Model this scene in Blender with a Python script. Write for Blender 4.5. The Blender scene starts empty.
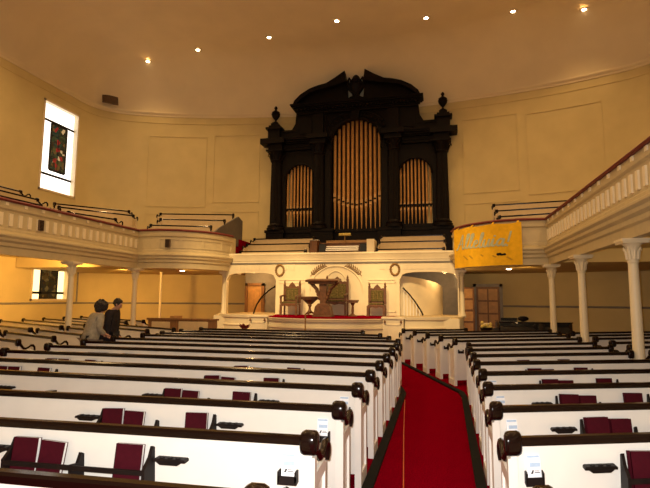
import bpy, bmesh, math, random
from mathutils import Vector, Matrix
random.seed(7)
PI = math.pi
C = bpy.context.scene.collection
XC = -3.72            # centre line of the church

# ------------------------------------------------------------------ helpers
class MB:
    def __init__(s): s.v = []; s.f = []
    def add(s, vs, fs):
        o = len(s.v); s.v += [tuple(v) for v in vs]; s.f += [tuple(i + o for i in f) for f in fs]; return s
    def box(s, x0, x1, y0, y1, z0, z1):
        return s.add([(x0,y0,z0),(x1,y0,z0),(x1,y1,z0),(x0,y1,z0),(x0,y0,z1),(x1,y0,z1),(x1,y1,z1),(x0,y1,z1)],
                     [(3,2,1,0),(4,5,6,7),(0,1,5,4),(1,2,6,5),(2,3,7,6),(3,0,4,7)])
    def prism(s, poly, ax, a, b):
        # poly of 2-D points extruded along axis ax ('x': poly=(y,z), 'y': poly=(x,z), 'z': poly=(x,y))
        def p(q, t):
            return {'x': (t, q[0], q[1]), 'y': (q[0], t, q[1]), 'z': (q[0], q[1], t)}[ax]
        n = len(poly)
        vs = [p(q, a) for q in poly] + [p(q, b) for q in poly]
        fs = [tuple(range(n))[::-1], tuple(range(n, 2*n))] + [(i, (i+1) % n, n+(i+1) % n, n+i) for i in range(n)]
        return s.add(vs, fs)
    def tube(s, pts, r, n=8, caps=True):
        pts = [Vector(p) for p in pts]; m = len(pts)
        rs = r if isinstance(r, (list, tuple)) else [r]*m
        t0 = (pts[1]-pts[0]).normalized()
        up = Vector((0,0,1)) if abs(t0.z) < .9 else Vector((1,0,0))
        a = t0.cross(up).normalized(); vs = []; fs = []
        for i, p in enumerate(pts):
            t = ((pts[min(i+1,m-1)]-p).normalized() + (p-pts[max(i-1,0)]).normalized()).normalized()
            a = (a - t*a.dot(t)).normalized(); b = t.cross(a)
            for k in range(n):
                w = 2*PI*k/n; vs.append(p + (a*math.cos(w)+b*math.sin(w))*rs[i])
        for i in range(m-1):
            for k in range(n):
                fs.append((i*n+k, i*n+(k+1) % n, (i+1)*n+(k+1) % n, (i+1)*n+k))
        if caps: fs += [tuple(range(n))[::-1], tuple(range((m-1)*n, m*n))]
        return s.add(vs, fs)
    def lathe(s, prof, c=(0,0,0), n=16):
        vs = []; fs = []; m = len(prof)
        for (r, z) in prof:
            for k in range(n):
                w = 2*PI*k/n; vs.append((c[0]+r*math.cos(w), c[1]+r*math.sin(w), c[2]+z))
        for i in range(m-1):
            for k in range(n): fs.append((i*n+k, i*n+(k+1) % n, (i+1)*n+(k+1) % n, (i+1)*n+k))
        fs += [tuple(range(n))[::-1], tuple(range((m-1)*n, m*n))]
        return s.add(vs, fs)
    def ball(s, c, rx, ry, rz, n=12, m=8):
        vs = [(c[0], c[1], c[2]-rz)]; fs = []
        for i in range(1, m):
            t = PI*i/m - PI/2
            for k in range(n):
                w = 2*PI*k/n; vs.append((c[0]+rx*math.cos(t)*math.cos(w), c[1]+ry*math.cos(t)*math.sin(w), c[2]+rz*math.sin(t)))
        vs.append((c[0], c[1], c[2]+rz)); L = len(vs)-1
        for k in range(n):
            fs.append((0, 1+(k+1) % n, 1+k)); fs.append((L, 1+(m-2)*n+k, 1+(m-2)*n+(k+1) % n))
        for i in range(m-2):
            for k in range(n): fs.append((1+i*n+k, 1+i*n+(k+1) % n, 1+(i+1)*n+(k+1) % n, 1+(i+1)*n+k))
        return s.add(vs, fs)
    def sweep(s, prof, path, closed=True):
        # prof: (n, z) n = offset to the LEFT of the path; path: (x, y)
        P = [Vector(p) for p in path]; m = len(P); k = len(prof); vs = []; fs = []
        for i in range(m):
            d0 = (P[i]-P[i-1]).normalized() if i > 0 else (P[1]-P[0]).normalized()
            d1 = (P[i+1]-P[i]).normalized() if i < m-1 else d0
            n0 = Vector((-d0.y, d0.x)); n1 = Vector((-d1.y, d1.x)); nn = (n0+n1).normalized()
            q = 1/max(.35, nn.dot(n0))
            for (o, z) in prof: vs.append((P[i].x+nn.x*o*q, P[i].y+nn.y*o*q, z))
        for i in range(m-1):
            for j in range(k if closed else k-1):
                fs.append((i*k+j, i*k+(j+1) % k, (i+1)*k+(j+1) % k, (i+1)*k+j))
        if closed: fs += [tuple(range(k))[::-1], tuple(range((m-1)*k, m*k))]
        return s.add(vs, fs)
    def xf(s, M):
        s.v = [tuple(M @ Vector(v)) for v in s.v]; return s
    def mesh(s, name, m, smooth=True, ang=35):
        me = bpy.data.meshes.new(name); me.from_pydata(s.v, [], s.f); me.materials.append(m)
        bm = bmesh.new(); bm.from_mesh(me); bmesh.ops.recalc_face_normals(bm, faces=bm.faces); bm.to_mesh(me); bm.free()
        if smooth:
            me.polygons.foreach_set('use_smooth', [True]*len(me.polygons)); me.set_sharp_from_angle(angle=math.radians(ang))
        me.update(); return me

def link(name, me, parent=None):
    o = bpy.data.objects.new(name, me); C.objects.link(o)
    if parent is not None: o.parent = parent
    return o
def obj(name, mb, m, parent=None, bevel=0, **kw):
    o = link(name, mb.mesh(name, m, **kw), parent)
    if bevel:
        b = o.modifiers.new('bevel', 'BEVEL'); b.width = bevel; b.segments = 2; b.limit_method = 'ANGLE'; b.angle_limit = .6
    return o
def tag(o, label, cat, group=None):
    o['label'] = label; o['category'] = cat
    if group: o['group'] = group
    return o
def thing(name, label, cat, loc=(0,0,0), rz=0, group=None):
    o = bpy.data.objects.new(name, None); C.objects.link(o); o.empty_display_size = .1
    o.location = loc; o.rotation_euler = (0,0,rz); return tag(o, label, cat, group)
TRIM = [0]
def struct(name, mb, m, parent=None, **kw):
    if name.startswith('trim_'): TRIM[0] += 1; name = 'trim_%d' % TRIM[0]
    elif name.startswith(('floor_', 'ceiling_')): name = name.split('_')[0]
    o = obj(name, mb, m, parent, **kw)
    if parent is None: o['kind'] = 'structure'
    return o

ORD = ['nearest','second','third','fourth','fifth','sixth','seventh','eighth','ninth','tenth','eleventh','twelfth','thirteenth','fourteenth','fifteenth']

# ------------------------------------------------------------------ materials
def nt(name):
    m = bpy.data.materials.new(name); m.use_nodes = True
    return m, m.node_tree.nodes, m.node_tree.links, m.node_tree.nodes['Principled BSDF']
def mat(name, col, rough=.5, metal=0, var=.12, scale=6, bump=0, bscale=40, coat=0, spec=.5, stretch=(1,1,1), coord='Object'):
    m, N, L, b = nt(name)
    b.inputs['Roughness'].default_value = rough; b.inputs['Metallic'].default_value = metal
    b.inputs['Coat Weight'].default_value = coat
    b.inputs['Specular IOR Level'].default_value = spec
    if rough >= .8: b.inputs['Specular IOR Level'].default_value = .12 if rough < 1 else .0
    tc = N.new('ShaderNodeTexCoord'); mp = N.new('ShaderNodeMapping'); mp.inputs['Scale'].default_value = stretch
    L.new(tc.outputs[coord], mp.inputs['Vector'])
    n = N.new('ShaderNodeTexNoise'); n.inputs['Scale'].default_value = scale; n.inputs['Detail'].default_value = 4
    L.new(mp.outputs[0], n.inputs['Vector'])
    r = N.new('ShaderNodeValToRGB'); r.color_ramp.elements[0].position = .3; r.color_ramp.elements[1].position = .7
    r.color_ramp.elements[0].color = tuple(c*(1-var) for c in col)+(1,); r.color_ramp.elements[1].color = tuple(min(1,c*(1+var)) for c in col)+(1,)
    L.new(n.outputs['Fac'], r.inputs['Fac']); L.new(r.outputs['Color'], b.inputs['Base Color'])
    if bump:
        n2 = N.new('ShaderNodeTexNoise'); n2.inputs['Scale'].default_value = bscale; L.new(mp.outputs[0], n2.inputs['Vector'])
        bp = N.new('ShaderNodeBump'); bp.inputs['Strength'].default_value = bump; bp.inputs['Distance'].default_value = .02
        L.new(n2.outputs['Fac'], bp.inputs['Height']); L.new(bp.outputs['Normal'], b.inputs['Normal'])
    return m
def glow(name, col, s, var=0):
    m, N, L, b = nt(name)
    b.inputs['Base Color'].default_value = (*col, 1); b.inputs['Emission Color'].default_value = (*col, 1)
    b.inputs['Emission Strength'].default_value = s; return m
def stained(name, cols, scale, strength):
    m, N, L, b = nt(name)
    tc = N.new('ShaderNodeTexCoord'); v = N.new('ShaderNodeTexVoronoi'); v.inputs['Scale'].default_value = scale
    L.new(tc.outputs['Object'], v.inputs['Vector'])
    sp = N.new('ShaderNodeSeparateColor'); L.new(v.outputs['Color'], sp.inputs['Color'])
    r = N.new('ShaderNodeValToRGB'); r.color_ramp.interpolation = 'CONSTANT'
    e = r.color_ramp.elements
    while len(e) < len(cols): e.new(.5)
    for i, c in enumerate(cols): e[i].position = i/len(cols); e[i].color = (*c, 1)
    L.new(sp.outputs[0], r.inputs['Fac']); L.new(r.outputs['Color'], b.inputs['Base Color']); L.new(r.outputs['Color'], b.inputs['Emission Color'])
    b.inputs['Emission Strength'].default_value = strength; b.inputs['Roughness'].default_value = .2
    return m
M = {}
M['wall'] = mat('wall_paint', (.66,.54,.27), .85, var=.05, scale=1.2, bump=.15, bscale=60)
M['ceil'] = mat('ceiling_plaster', (.84,.73,.49), .9, var=.04, scale=.8, bump=.1, bscale=50)
M['cream'] = mat('cream_gloss_paint', (.78,.67,.46), .45, var=.04, scale=3)
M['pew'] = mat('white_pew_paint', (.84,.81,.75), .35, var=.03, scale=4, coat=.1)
M['wood'] = mat('dark_rail_wood', (.0075,.0024,.0018), .17, var=.2, scale=5, stretch=(.3,4,4), spec=.24)
M['rack'] = mat('dark_rack_wood', (.008,.004,.0035), .6, var=.35, scale=9, spec=.2)
M['organ'] = mat('ebonised_organ_oak', (.005,.0026,.0022), .5, spec=.14, var=.45, scale=7, bump=.3, bscale=18)
M['pipe'] = mat('gilded_pipe', (.55,.29,.085), .42, metal=.25, var=.15, scale=4)
M['lip'] = mat('gilded_lip', (.62,.36,.13), .45, metal=.2, var=.15)
M['carpet'] = mat('red_carpet', (.20,.0004,.010), 1.0, var=.38, scale=70, bump=.6, bscale=220)
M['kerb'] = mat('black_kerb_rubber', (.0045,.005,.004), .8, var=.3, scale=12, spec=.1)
M['redrail'] = mat('red_velvet_rail', (.14,.012,.010), .6, var=.2)
M['carved'] = mat('carved_walnut', (.12,.045,.014), .45, var=.35, scale=10, coat=.1)
M['uphol'] = mat('green_gold_upholstery', (.11,.085,.03), .85, var=.6, scale=22)
M['gold'] = mat('gilt_leaf', (.24,.13,.035), .5, metal=.3, var=.2)
M['bronze'] = mat('dull_brass', (.35,.20,.07), .4, metal=.7, var=.2)
M['book'] = mat('burgundy_book_cloth', (.048,.002,.007), .8, var=.15, scale=20)
M['paper'] = mat('page_paper', (.86,.84,.80), .8, var=.06, scale=60)
M['card'] = mat('white_card', (.88,.89,.92), .6, var=.03)
M['print'] = mat('pale_blue_print', (.42,.55,.72), .7, var=.1, scale=30)
M['ink'] = mat('black_ink', (.02,.02,.03), .6)
M['banner'] = mat('yellow_felt', (.78,.44,.02), .9, var=.08, scale=8, bump=.2, bscale=70)
M['letter'] = mat('pale_blue_felt', (.45,.50,.36), .9, var=.12, scale=10)
M['sprig'] = mat('ochre_stitching', (.52,.30,.03), .9)
M['black'] = mat('black_lacquer', (.010,.010,.012), .12, var=.3, coat=1)
M['tan'] = mat('tan_door_panel', (.50,.27,.09), .5, var=.15)
M['doorwood'] = mat('door_oak', (.20,.09,.03), .5, var=.3, stretch=(4,4,.5))
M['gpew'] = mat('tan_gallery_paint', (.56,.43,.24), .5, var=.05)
M['galfront'] = mat('gallery_front_paint', (.56,.46,.27), .5, var=.05)
M['galtab'] = mat('gallery_tab_paint', (.80,.70,.50), .5, var=.04)
M['bayend'] = mat('dark_bay_end', (.13,.11,.09), .6, var=.1)
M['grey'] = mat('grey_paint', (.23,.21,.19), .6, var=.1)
M['vent'] = mat('brown_vent_metal', (.10,.055,.03), .5, var=.2)
M['skin'] = mat('skin', (.45,.24,.16), .55, var=.08)
M['hair'] = mat('dark_hair', (.015,.010,.008), .6, var=.5, scale=40, bump=1, bscale=60)
M['jacket'] = mat('grey_beige_jacket', (.30,.27,.21), .85, var=.2, scale=14, bump=.4, bscale=30)
M['darkcoat'] = mat('charcoal_jacket', (.022,.018,.020), .8, var=.3, scale=14)
M['trouser'] = mat('dark_trousers', (.02,.02,.025), .85, var=.2)
M['shoe'] = mat('black_shoe_leather', (.012,.011,.011), .35)
M['orange'] = mat('orange_cord_sheath', (.55,.10,.02), .5)
M['leafred'] = mat('dark_red_leaves', (.16,.015,.012), .6, var=.3)
M['yellowstuff'] = mat('yellow_blooms', (.55,.42,.12), .8, var=.4, scale=30)
M['lead'] = mat('lead_came', (.01,.01,.01), .6)
M['lamp'] = glow('lamp_glow', (1.0,.72,.42), 30)
M['glass'] = glow('bright_margin_glass', (1.0,.97,.90), 1.9)
M['glass_low'] = glow('warm_margin_glass', (1.0,.86,.48), 1.5)
M['stain'] = stained('stained_figure_glass', [(.02,.03,.015),(.06,.06,.02),(.012,.03,.022),(.025,.04,.02),(.012,.016,.012),(.22,.015,.015),(.03,.02,.01),(.5,.40,.22),(.015,.018,.012),(.03,.045,.02),(.10,.06,.02)], 5.5, .55)
M['stain_low'] = stained('dark_stained_glass', [(.012,.014,.006),(.03,.025,.008),(.008,.012,.010),(.05,.035,.01),(.02,.012,.004),(.09,.07,.025)], 6, .5)

# ------------------------------------------------------------------ plan curves
def smooth_path(pts, n=6):
    out = []
    P = [Vector(p) for p in pts]
    for i in range(len(P)-1):
        a = P[max(i-1,0)]; b = P[i]; c = P[i+1]; d = P[min(i+2,len(P)-1)]
        for k in range(n):
            t = k/n
            out.append(tuple(.5*((2*b)+(c-a)*t+(2*a-5*b+4*c-d)*t*t+(3*b-a-3*c+d)*t**3)))
    out.append(tuple(P[-1])); return out
half = [(0,22.98),(2.5,22.9),(4.5,22.62),(7,22.2),(9,21.68),(10.4,21.15),(11.3,20.75),(11.95,20.2),(12.3,19.6),(12.4,18.95)]
hs = smooth_path(half, 5)
YB = -3.0
def side(s): return [(XC+s*u, y) for u, y in hs]
right_half = side(1); left_half = side(-1)
back_path = right_half[::-1] + left_half[1:]   # from right wall round to the left wall
gal_half = [(6.92,15.75),(6.1,15.72),(5.45,15.95),(4.75,16.55),(4.36,17.3),(4.24,18.0)]
gc = smooth_path(gal_half[1:], 4)
gal_u = [(6.92,YB),(6.92,15.75)] + gc

# ------------------------------------------------------------------ setting
struct('floor', MB().box(XC-12.9, XC+12.9, YB, 23.4, -.2, 0), M['carpet'])
ZC = 11.0
def wall_from(path, z0, z1, th=.25):
    return MB().sweep([(0,z0),(0,z1),(-th,z1),(-th,z0)], path)
struct('wall_back', wall_from(back_path, 0, ZC+.6), M['wall'])
# left wall is built around the two windows
def wall_side(s, holes):
    mb = MB(); x = XC+s*12.4; y0, y1, z0, z1 = YB, 18.95, 0, ZC+.6
    xa, xb = sorted((x, x+s*.5))
    if not holes: mb.box(xa, xb, y0, y1, z0, z1); return mb
    a, b = holes[0][0], holes[0][1]
    mb.box(xa, xb, y0, a, z0, z1)
    if b < y1: mb.box(xa, xb, b, y1, z0, z1)
    z = z0
    for (_, _, h0, h1) in holes: mb.box(xa, xb, a, b, z, h0); z = h1
    mb.box(xa, xb, a, b, z, z1); return mb
# lamp powers (W) and exposure
P_CEIL, P_NAVE, P_FLOOD, P_GAL, P_BAY, P_STAIR, P_FLASH, P_WORLD, EXPO = 410, 590, 7200, 360, 25, 40, 780, .42, 0.0
WY0, WY1 = 16.74, 18.84
struct('wall_left', wall_side(-1, [(WY0, WY1, 1.66, 3.34), (WY0, WY1, 6.28, 10.2)]), M['wall'])
struct('wall_right', wall_side(1, []), M['wall'])

# windows of the left wall
def window(name, z0, z1, margin, centre, zc0, zc1):
    x = XC-12.4
    g = MB().box(x-.22, x-.20, WY0+.06, WY1-.06, z0+.06, z1-.06)
    w = struct(name, g, margin)
    fr = MB()
    for a in ((WY0, WY0+.08, z0, z1), (WY1-.08, WY1, z0, z1), (WY0, WY1, z0, z0+.08), (WY0, WY1, z1-.08, z1)):
        fr.box(x-.28, x+.03, *a)
    obj('window_frame', fr, M['cream'], w)
    ca, cb = WY0+.70, WY1-.50
    obj('figure_panel', MB().box(x-.20, x-.185, ca, cb, zc0, zc1), centre, w)
    ld = MB()
    for y in (ca, cb): ld.box(x-.195, x-.175, y-.05, y+.05, zc0, zc1)
    for z in (zc0, zc1): ld.box(x-.195, x-.175, ca, cb, z-.05, z+.05)
    nz = 5
    for i in range(1, nz):
        z = z0+(z1-z0)*i/nz
        if i != 2 and i != 3: ld.box(x-.195, x-.175, WY0+.08, WY1-.08, z-.05, z+.05)
    obj('glazing_bars', ld, M['lead'], w)
    mid = (ca+cb)/2; fg = MB()
    for k in range(1, 4): fg.box(x-.186, x-.172, ca, cb, zc0+(zc1-zc0)*k/4-.008, zc0+(zc1-zc0)*k/4+.008)
    fg.box(x-.186, x-.172, mid-.008, mid+.008, zc0, zc1)
    obj('lead_lines', fg, M['lead'], w)
    return w
window('window_1', 6.28, 10.2, M['glass'], M['stain'], 7.3, 9.35)
window('window_2', 1.66, 3.34, M['glass_low'], M['stain_low'], 1.74, 3.26)

# ceiling: a shallow cove above the cornice, then flat
def ceiling():
    rim = [(XC+12.4, YB)] + right_half[::-1] + left_half[1:] + [(XC-12.4, YB)]
    n = len(rim); vs = []; fs = []; K = 9
    for k in range(K+1):
        s = k/K
        z = ZC+.10+2.35*math.sqrt(max(0, 1-(1-s)**2))
        for (x, y) in rim:
            vs.append((XC+(x-XC)*(1-.18*s), y if y == YB else YB+(y-YB)*(1-.09*s), z))
    for k in range(K):
        for i in range(n-1): fs.append((k*n+i, k*n+i+1, (k+1)*n+i+1, (k+1)*n+i))
    fs.append(tuple(K*n+i for i in range(n)))
    return MB().add(vs, fs)
struct('ceiling', ceiling(), M['ceil'], ang=60)
rim_path = [(XC+12.4, YB)] + back_path + [(XC-12.4, YB)]
struct('trim_1', MB().sweep([(0,ZC-.10),(.03,ZC-.09),(.04,ZC-.02),(.09,ZC+.03),(.11,ZC+.07),(.11,ZC+.12),(0,ZC+.14)], rim_path), M['ceil'])
struct('trim_2', MB().sweep([(0,ZC-.45),(.02,ZC-.445),(.02,ZC-.42),(0,ZC-.415)], rim_path), M['wall'])
# chair rail under the galleries
struct('trim_3', MB().sweep([(0,1.52),(.04,1.53),(.05,1.57),(.02,1.60),(0,1.6)], rim_path), M['grey'])
struct('baseboard_back', MB().sweep([(0,0),(.03,0),(.03,.2),(0,.22)], rim_path), M['cream'])
# plaster panel mouldings on the back wall
def wall_at(u):
    s = 1 if u >= 0 else -1; a = abs(u)
    for (p, q) in zip(hs, hs[1:]):
        if p[0] <= a <= q[0]: return (XC+u, p[1]+(q[1]-p[1])*(a-p[0])/(q[0]-p[0]))
    return (XC+u, hs[-1][1])
def panel(u0, u1, z0, z1, w=.035):
    mb = MB(); U = [u0+(u1-u0)*i/10 for i in range(11)]
    path = [wall_at(u) for u in (U if u0 > u1 else U[::-1])]
    mb.sweep([(0,z0),(.02,z0),(.02,z0+w),(0,z0+w)], path)
    mb.sweep([(0,z1-w),(.02,z1-w),(.02,z1),(0,z1)], path)
    for a in (0, -1):
        p = Vector(path[a]); q = Vector(path[1 if a == 0 else -2]); d = (q-p).normalized()*w
        mb.sweep([(0,z0),(.02,z0),(.02,z1),(0,z1)], [tuple(p), tuple(p+d)] if a == 0 else [tuple(p-(-d)), tuple(p)])
    return mb
k = 4
for s in (1, -1):
    for (a, b, z0, z1) in ((4.9, 7.2, 6.55, 10.0), (7.55, 10.3, 6.3, 9.9), (4.9, 7.2, 4.7, 6.1), (7.55, 10.3, 4.7, 5.95)):
        struct('trim_%d' % k, panel(s*a, s*b, z0, z1), M['wall']); k += 1

# ------------------------------------------------------------------ galleries
prof_front = [(0,2.87),(.0,3.06),(.05,3.09),(.06,3.17),(.12,3.22),(.13,3.28),(.18,3.33),(.18,3.37),(.07,3.43),(.02,3.46),(.02,3.52),(0,3.54),
              (0,3.99),(.05,4.03),(.06,4.09),(.02,4.10),(.02,4.21),(-.16,4.21),(-.16,2.87)]
prof_rail = [(.07,4.212),(.09,4.25),(.05,4.29),(-.17,4.29),(-.21,4.25),(-.20,4.212)]
for s, nm in ((1, 'right'), (-1, 'left')):
    path = [(XC+s*u, y) for u, y in gal_u]
    if s < 0: path = path[::-1]
    struct('trim_gallery_front_'+nm, MB().sweep(prof_front, path), M['galfront'])
    struct('trim_gallery_rail_'+nm, MB().sweep(prof_rail, path), M['redrail'])
    # tall slots and small tabs on the straight front
    sl = MB(); x = XC+s*6.92
    a, b = sorted((x, x-s*.035)); y = 15.6
    while y > 6:
        sl.box(a, b, y-.055, y+.055, 3.60, 3.92); y -= .297
    y = 15.4; a2, b2 = sorted((x-s*.02, x-s*.045))
    while y > 6:
        sl.box(a2, b2, y-.05, y+.05, 4.115, 4.20); y -= .59
    struct('trim_gallery_tabs_'+nm, sl, M['galtab'])
    # raised panels on the curved front
    pn = MB(); G = [(XC+s*u, y) for u, y in smooth_path(gal_half[1:], 8)]
    if s < 0: G = G[::-1]
    n = len(G)
    for q in range(4):
        i0 = 1+q*(n-3)//4; i1 = (q+1)*(n-3)//4
        seg = G[i0:i1+2]
        for (z0, z1) in ((3.60,3.63),(3.90,3.93)): pn.sweep([(0,z0),(.02,z0),(.02,z1),(0,z1)], seg)
        for e in (0, -1):
            p = Vector(seg[e]); r = Vector(seg[1 if e == 0 else -2]); d = (r-p).normalized()*.035
            pn.sweep([(0,3.63),(.02,3.63),(.02,3.90),(0,3.90)], [tuple(p), tuple(p+d)] if e == 0 else [tuple(p+d), tuple(p)])
    struct('trim_gallery_panels_'+nm, pn, M['galfront'])
    # floors
    struct('ceiling_gallery_'+nm, MB().prism([(XC+s*7.06,YB),(XC+s*12.4,YB),(XC+s*12.4,15.9),(XC+s*7.06,15.9)], 'z', 3.34, 3.48), M['wall'])
    bay = [(XC+s*u, y) for u, y in [(7.02,15.92),(6.2,15.9),(5.6,16.1),(4.95,16.65),(4.55,17.4),(4.42,18.0),(4.4,22.4)]] + [(XC+s*u, y-.02) for u, y in hs if u > 4.6] + [(XC+s*12.36,15.92)]
    struct('ceiling_gallery_front_'+nm, MB().prism(bay, 'z', 2.95, 3.44), M['wall'])
    st = MB()
    for i, (u, z) in enumerate(((7.9,3.62),(8.9,3.95),(9.9,4.3),(10.9,4.6))):
        xa, xb = sorted((XC+s*u, XC+s*(12.38 if i == 3 else u+1.0)))
        st.box(xa, xb, YB, 15.0, 3.48, z)
    struct('floor_gallery_steps_'+nm, st, M['carpet'])
    st = MB()
    for i, z in enumerate((3.62, 3.95, 4.3)):
        xa, xb = sorted((XC+s*4.5, XC+s*8.6)); y = 17.35+i*1.0
        st.box(xa, xb, y, y+1.0 if i < 2 else 21.0, 3.44, z)
    struct('floor_gallery_front_steps_'+nm, st, M['carpet'])
    # end pier of the gallery front beside the choir
    xa, xb = sorted((XC+s*4.24, XC+s*4.62))
    struct('trim_gallery_pier_'+nm, MB().box(xa, xb, 18.0, 18.35, 2.86, 4.20), M['galfront'])

# columns under the gallery fronts
def column_mb(h, r0, r1, cap=.40, ab=.26):
    mb = MB()
    mb.lathe([(r0*1.5,0),(r0*1.5,.08),(r0*1.25,.10),(r0*1.3,.15),(r0,.2),(r0*.99,h*.4),(r1,h-cap-.02),(r1*1.18,h-cap),(r1*1.18,h-cap+.03),(r1*1.02,h-cap+.04),
              (r1*1.12,h-cap+.16),(r1*1.45,h-cap+.27),(r1*2.1,h-.08)], n=20)
    return mb
ABA = {}
def column(x, y, z0, h, r0, r1, label, cap=.4, ab=.20, group='columns under the galleries'):
    key = (h, r0)
    if key not in ABA:
        lv = MB()
        for k in range(8):
            w = 2*PI*k/8; c, s_ = math.cos(w), math.sin(w)
            lv.tube([(c*r1*1.05,s_*r1*1.05,h-cap+.05),(c*r1*1.3,s_*r1*1.3,h-cap+.18),(c*r1*1.75,s_*r1*1.75,h-cap+.25),(c*r1*1.85,s_*r1*1.85,h-cap+.20)], [.03,.028,.02,.008], 6)
        ABA[key] = (column_mb(h, r0, r1, cap).mesh('shaft', M['cream']), lv.mesh('capital_leaves', M['cream']),
                    MB().box(-ab,ab,-ab,ab,h-.08,h-.045).box(-ab*1.08,ab*1.08,-ab*1.08,ab*1.08,h-.045,h).mesh('abacus', M['cream'], smooth=False))
    t = thing('column', label, 'column', (x,y,z0), 0, group)
    for nme, me in zip(('shaft','capital_leaves','abacus'), ABA[key]): link(nme, me, t)
    return t
for i, lab in enumerate(('nearest and largest white column carrying the right gallery, at the right edge','middle white column of three under the right gallery','farthest white column under the right gallery, at its corner')):
    column(XC+6.99, 9.43+3.173*i, 0, 2.868, .090, .078, lab)
for i, lab in ((1,'white column beside the lower stained window, left of the two people'),(2,'white column under the left gallery corner, right of the two people')):
    column(XC-6.99, 9.43+3.173*i, 0, 2.868, .090, .078, lab)
for s, lab in ((-1,'slender cream column at the left of the platform, beside the doorway arch'),(1,'slender cream column at the right of the platform, below the yellow banner')):
    column(XC+s*4.5, 17.95, 1.2, 1.655, .085, .07, lab, cap=.22, ab=.15, group='columns beside the platform')
t = obj('post', MB().lathe([(.05,0),(.05,2.9),(.08,2.92),(.08,2.945)], (-12.0,19.6,0), 12), M['cream']); tag(t, 'thin pale post under the far left gallery, before the back wall', 'post')
t = obj('wall_pipe', MB().tube([(XC-12.33,19.3,1.62),(XC-12.33,19.3,3.3)], .035, 8), M['grey']); tag(t, 'thin dark pipe on the yellow wall above the two people', 'pipe')
# small boxes fixed to the gallery fronts
for (x, y, rz, lab) in ((XC-6.92, 11.2, PI/2, 'small dark speaker box on the left gallery front, nearer one'), (-9.45, 15.79, 0.12, 'small dark speaker box on the left gallery front, beyond the corner')):
    t = thing('gallery_speaker', lab, 'speaker', (x,y,3.76), rz, 'small boxes on the gallery front')
    obj('speaker_case', MB().box(-.09,.09,-.075,.005,-.15,.15), M['vent'], t, bevel=.01)
    g = MB()
    for k in range(7): g.box(-.07,.07,-.082,-.074,-.12+k*.037,-.10+k*.037)
    obj('speaker_grille', g, M['rack'], t)

# ------------------------------------------------------------------ chancel wall, arches, choir parapet
def arched(x0, x1, z0, z1, a0, a1, zs, rise, y0, y1, n=20, power=2.0):
    mb = MB()
    if a0 > x0: mb.box(x0, a0, y0, y1, z0, z1)
    if x1 > a1: mb.box(a1, x1, y0, y1, z0, z1)
    c = (a0+a1)/2; r = (a1-a0)/2
    def zz(x): return zs+rise*max(0, 1-abs((x-c)/r)**power)**(1/power)
    for i in range(n):
        p, q = a0+(a1-a0)*i/n, a0+(a1-a0)*(i+1)/n
        mb.prism([(p,zz(p)),(q,zz(q)),(q,z1),(p,z1)], 'y', y0, y1)
    return mb
YW = 17.85
cw = arched(XC-4.4, XC-2.0, 1.2, 3.5, XC-4.36, XC-2.34, 2.52, .28, YW, YW+.2, power=3.2)
cw.add(*[arched(XC+2.0, XC+4.4, 1.2, 3.5, XC+2.34, XC+4.36, 2.52, .28, YW, YW+.2, power=3.2).__dict__[k] for k in ('v','f')])
cw.box(XC-2.0, XC+2.0, YW, YW+.2, 1.2, 3.5)
struct('wall_chancel', cw, M['cream'], ang=25)
PW = [(XC+4.24, YW), (XC-4.24, YW)]
struct('trim_choir_ledge', MB().sweep([(0,3.24),(.03,3.26),(.04,3.34),(.07,3.39),(.08,3.44),(.11,3.48),(.11,3.54),(-.25,3.54),(-.25,3.5),(0,3.5)], PW[::-1] if False else [(XC-4.24, YW-.0), (XC+4.24, YW-.0)][::-1]), M['cream'])
struct('trim_choir_moulding', MB().sweep([(0,3.12),(.04,3.13),(.05,3.17),(0,3.19)], [(XC+4.24, YW), (XC-4.24, YW)]), M['grey'])
dn = MB()
for s in (1,-1):
    for i in range(9):
        if i in (2,): continue
        u = s*(1.72+.28*i)
        dn.box(XC+u-.11, XC+u+.11, YW-.018, YW, 2.90, 3.07)
struct('trim_choir_tablets', dn, M['cream'])
# round arch mouldings behind the pulpit and flat wall panels
ar = MB()
for (r0, rx, rz, z) in ((.035,1.0,.95,2.08),(.03,.45,.72,2.12)):
    ar.tube([(XC+rx*math.cos(w*PI/24), YW-.005, z+rz*math.sin(w*PI/24)) for w in range(25)], r0, 6)
for u in (-1.0, 1.0): ar.box(XC+u-.04, XC+u+.04, YW-.03, YW, 1.25, 2.08)
struct('trim_chancel_arch', ar, M['cream'])
pm = MB()
for s in (1,-1):
    a, b = sorted((XC+s*1.2, XC+s*2.2))
    for (z0,z1) in ((1.35,2.42),):
        pm.box(a,b,YW-.02,YW,z0,z0+.03); pm.box(a,b,YW-.02,YW,z1-.03,z1); pm.box(a,a+.03,YW-.02,YW,z0,z1); pm.box(b-.03,b,YW-.02,YW,z0,z1)
    pm.box(a,b,YW-.025,YW,2.50,2.53)
struct('trim_chancel_panels', pm, M['cream'])
struct('floor_choir', MB().box(XC-4.24, XC+4.24, YW+.2, 22.4, 3.0, 3.2), M['cream'])
struct('wall_recess', MB().box(XC-4.6, XC+4.6, 20.35, 20.5, 0, 3.0), M['grey'])

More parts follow.
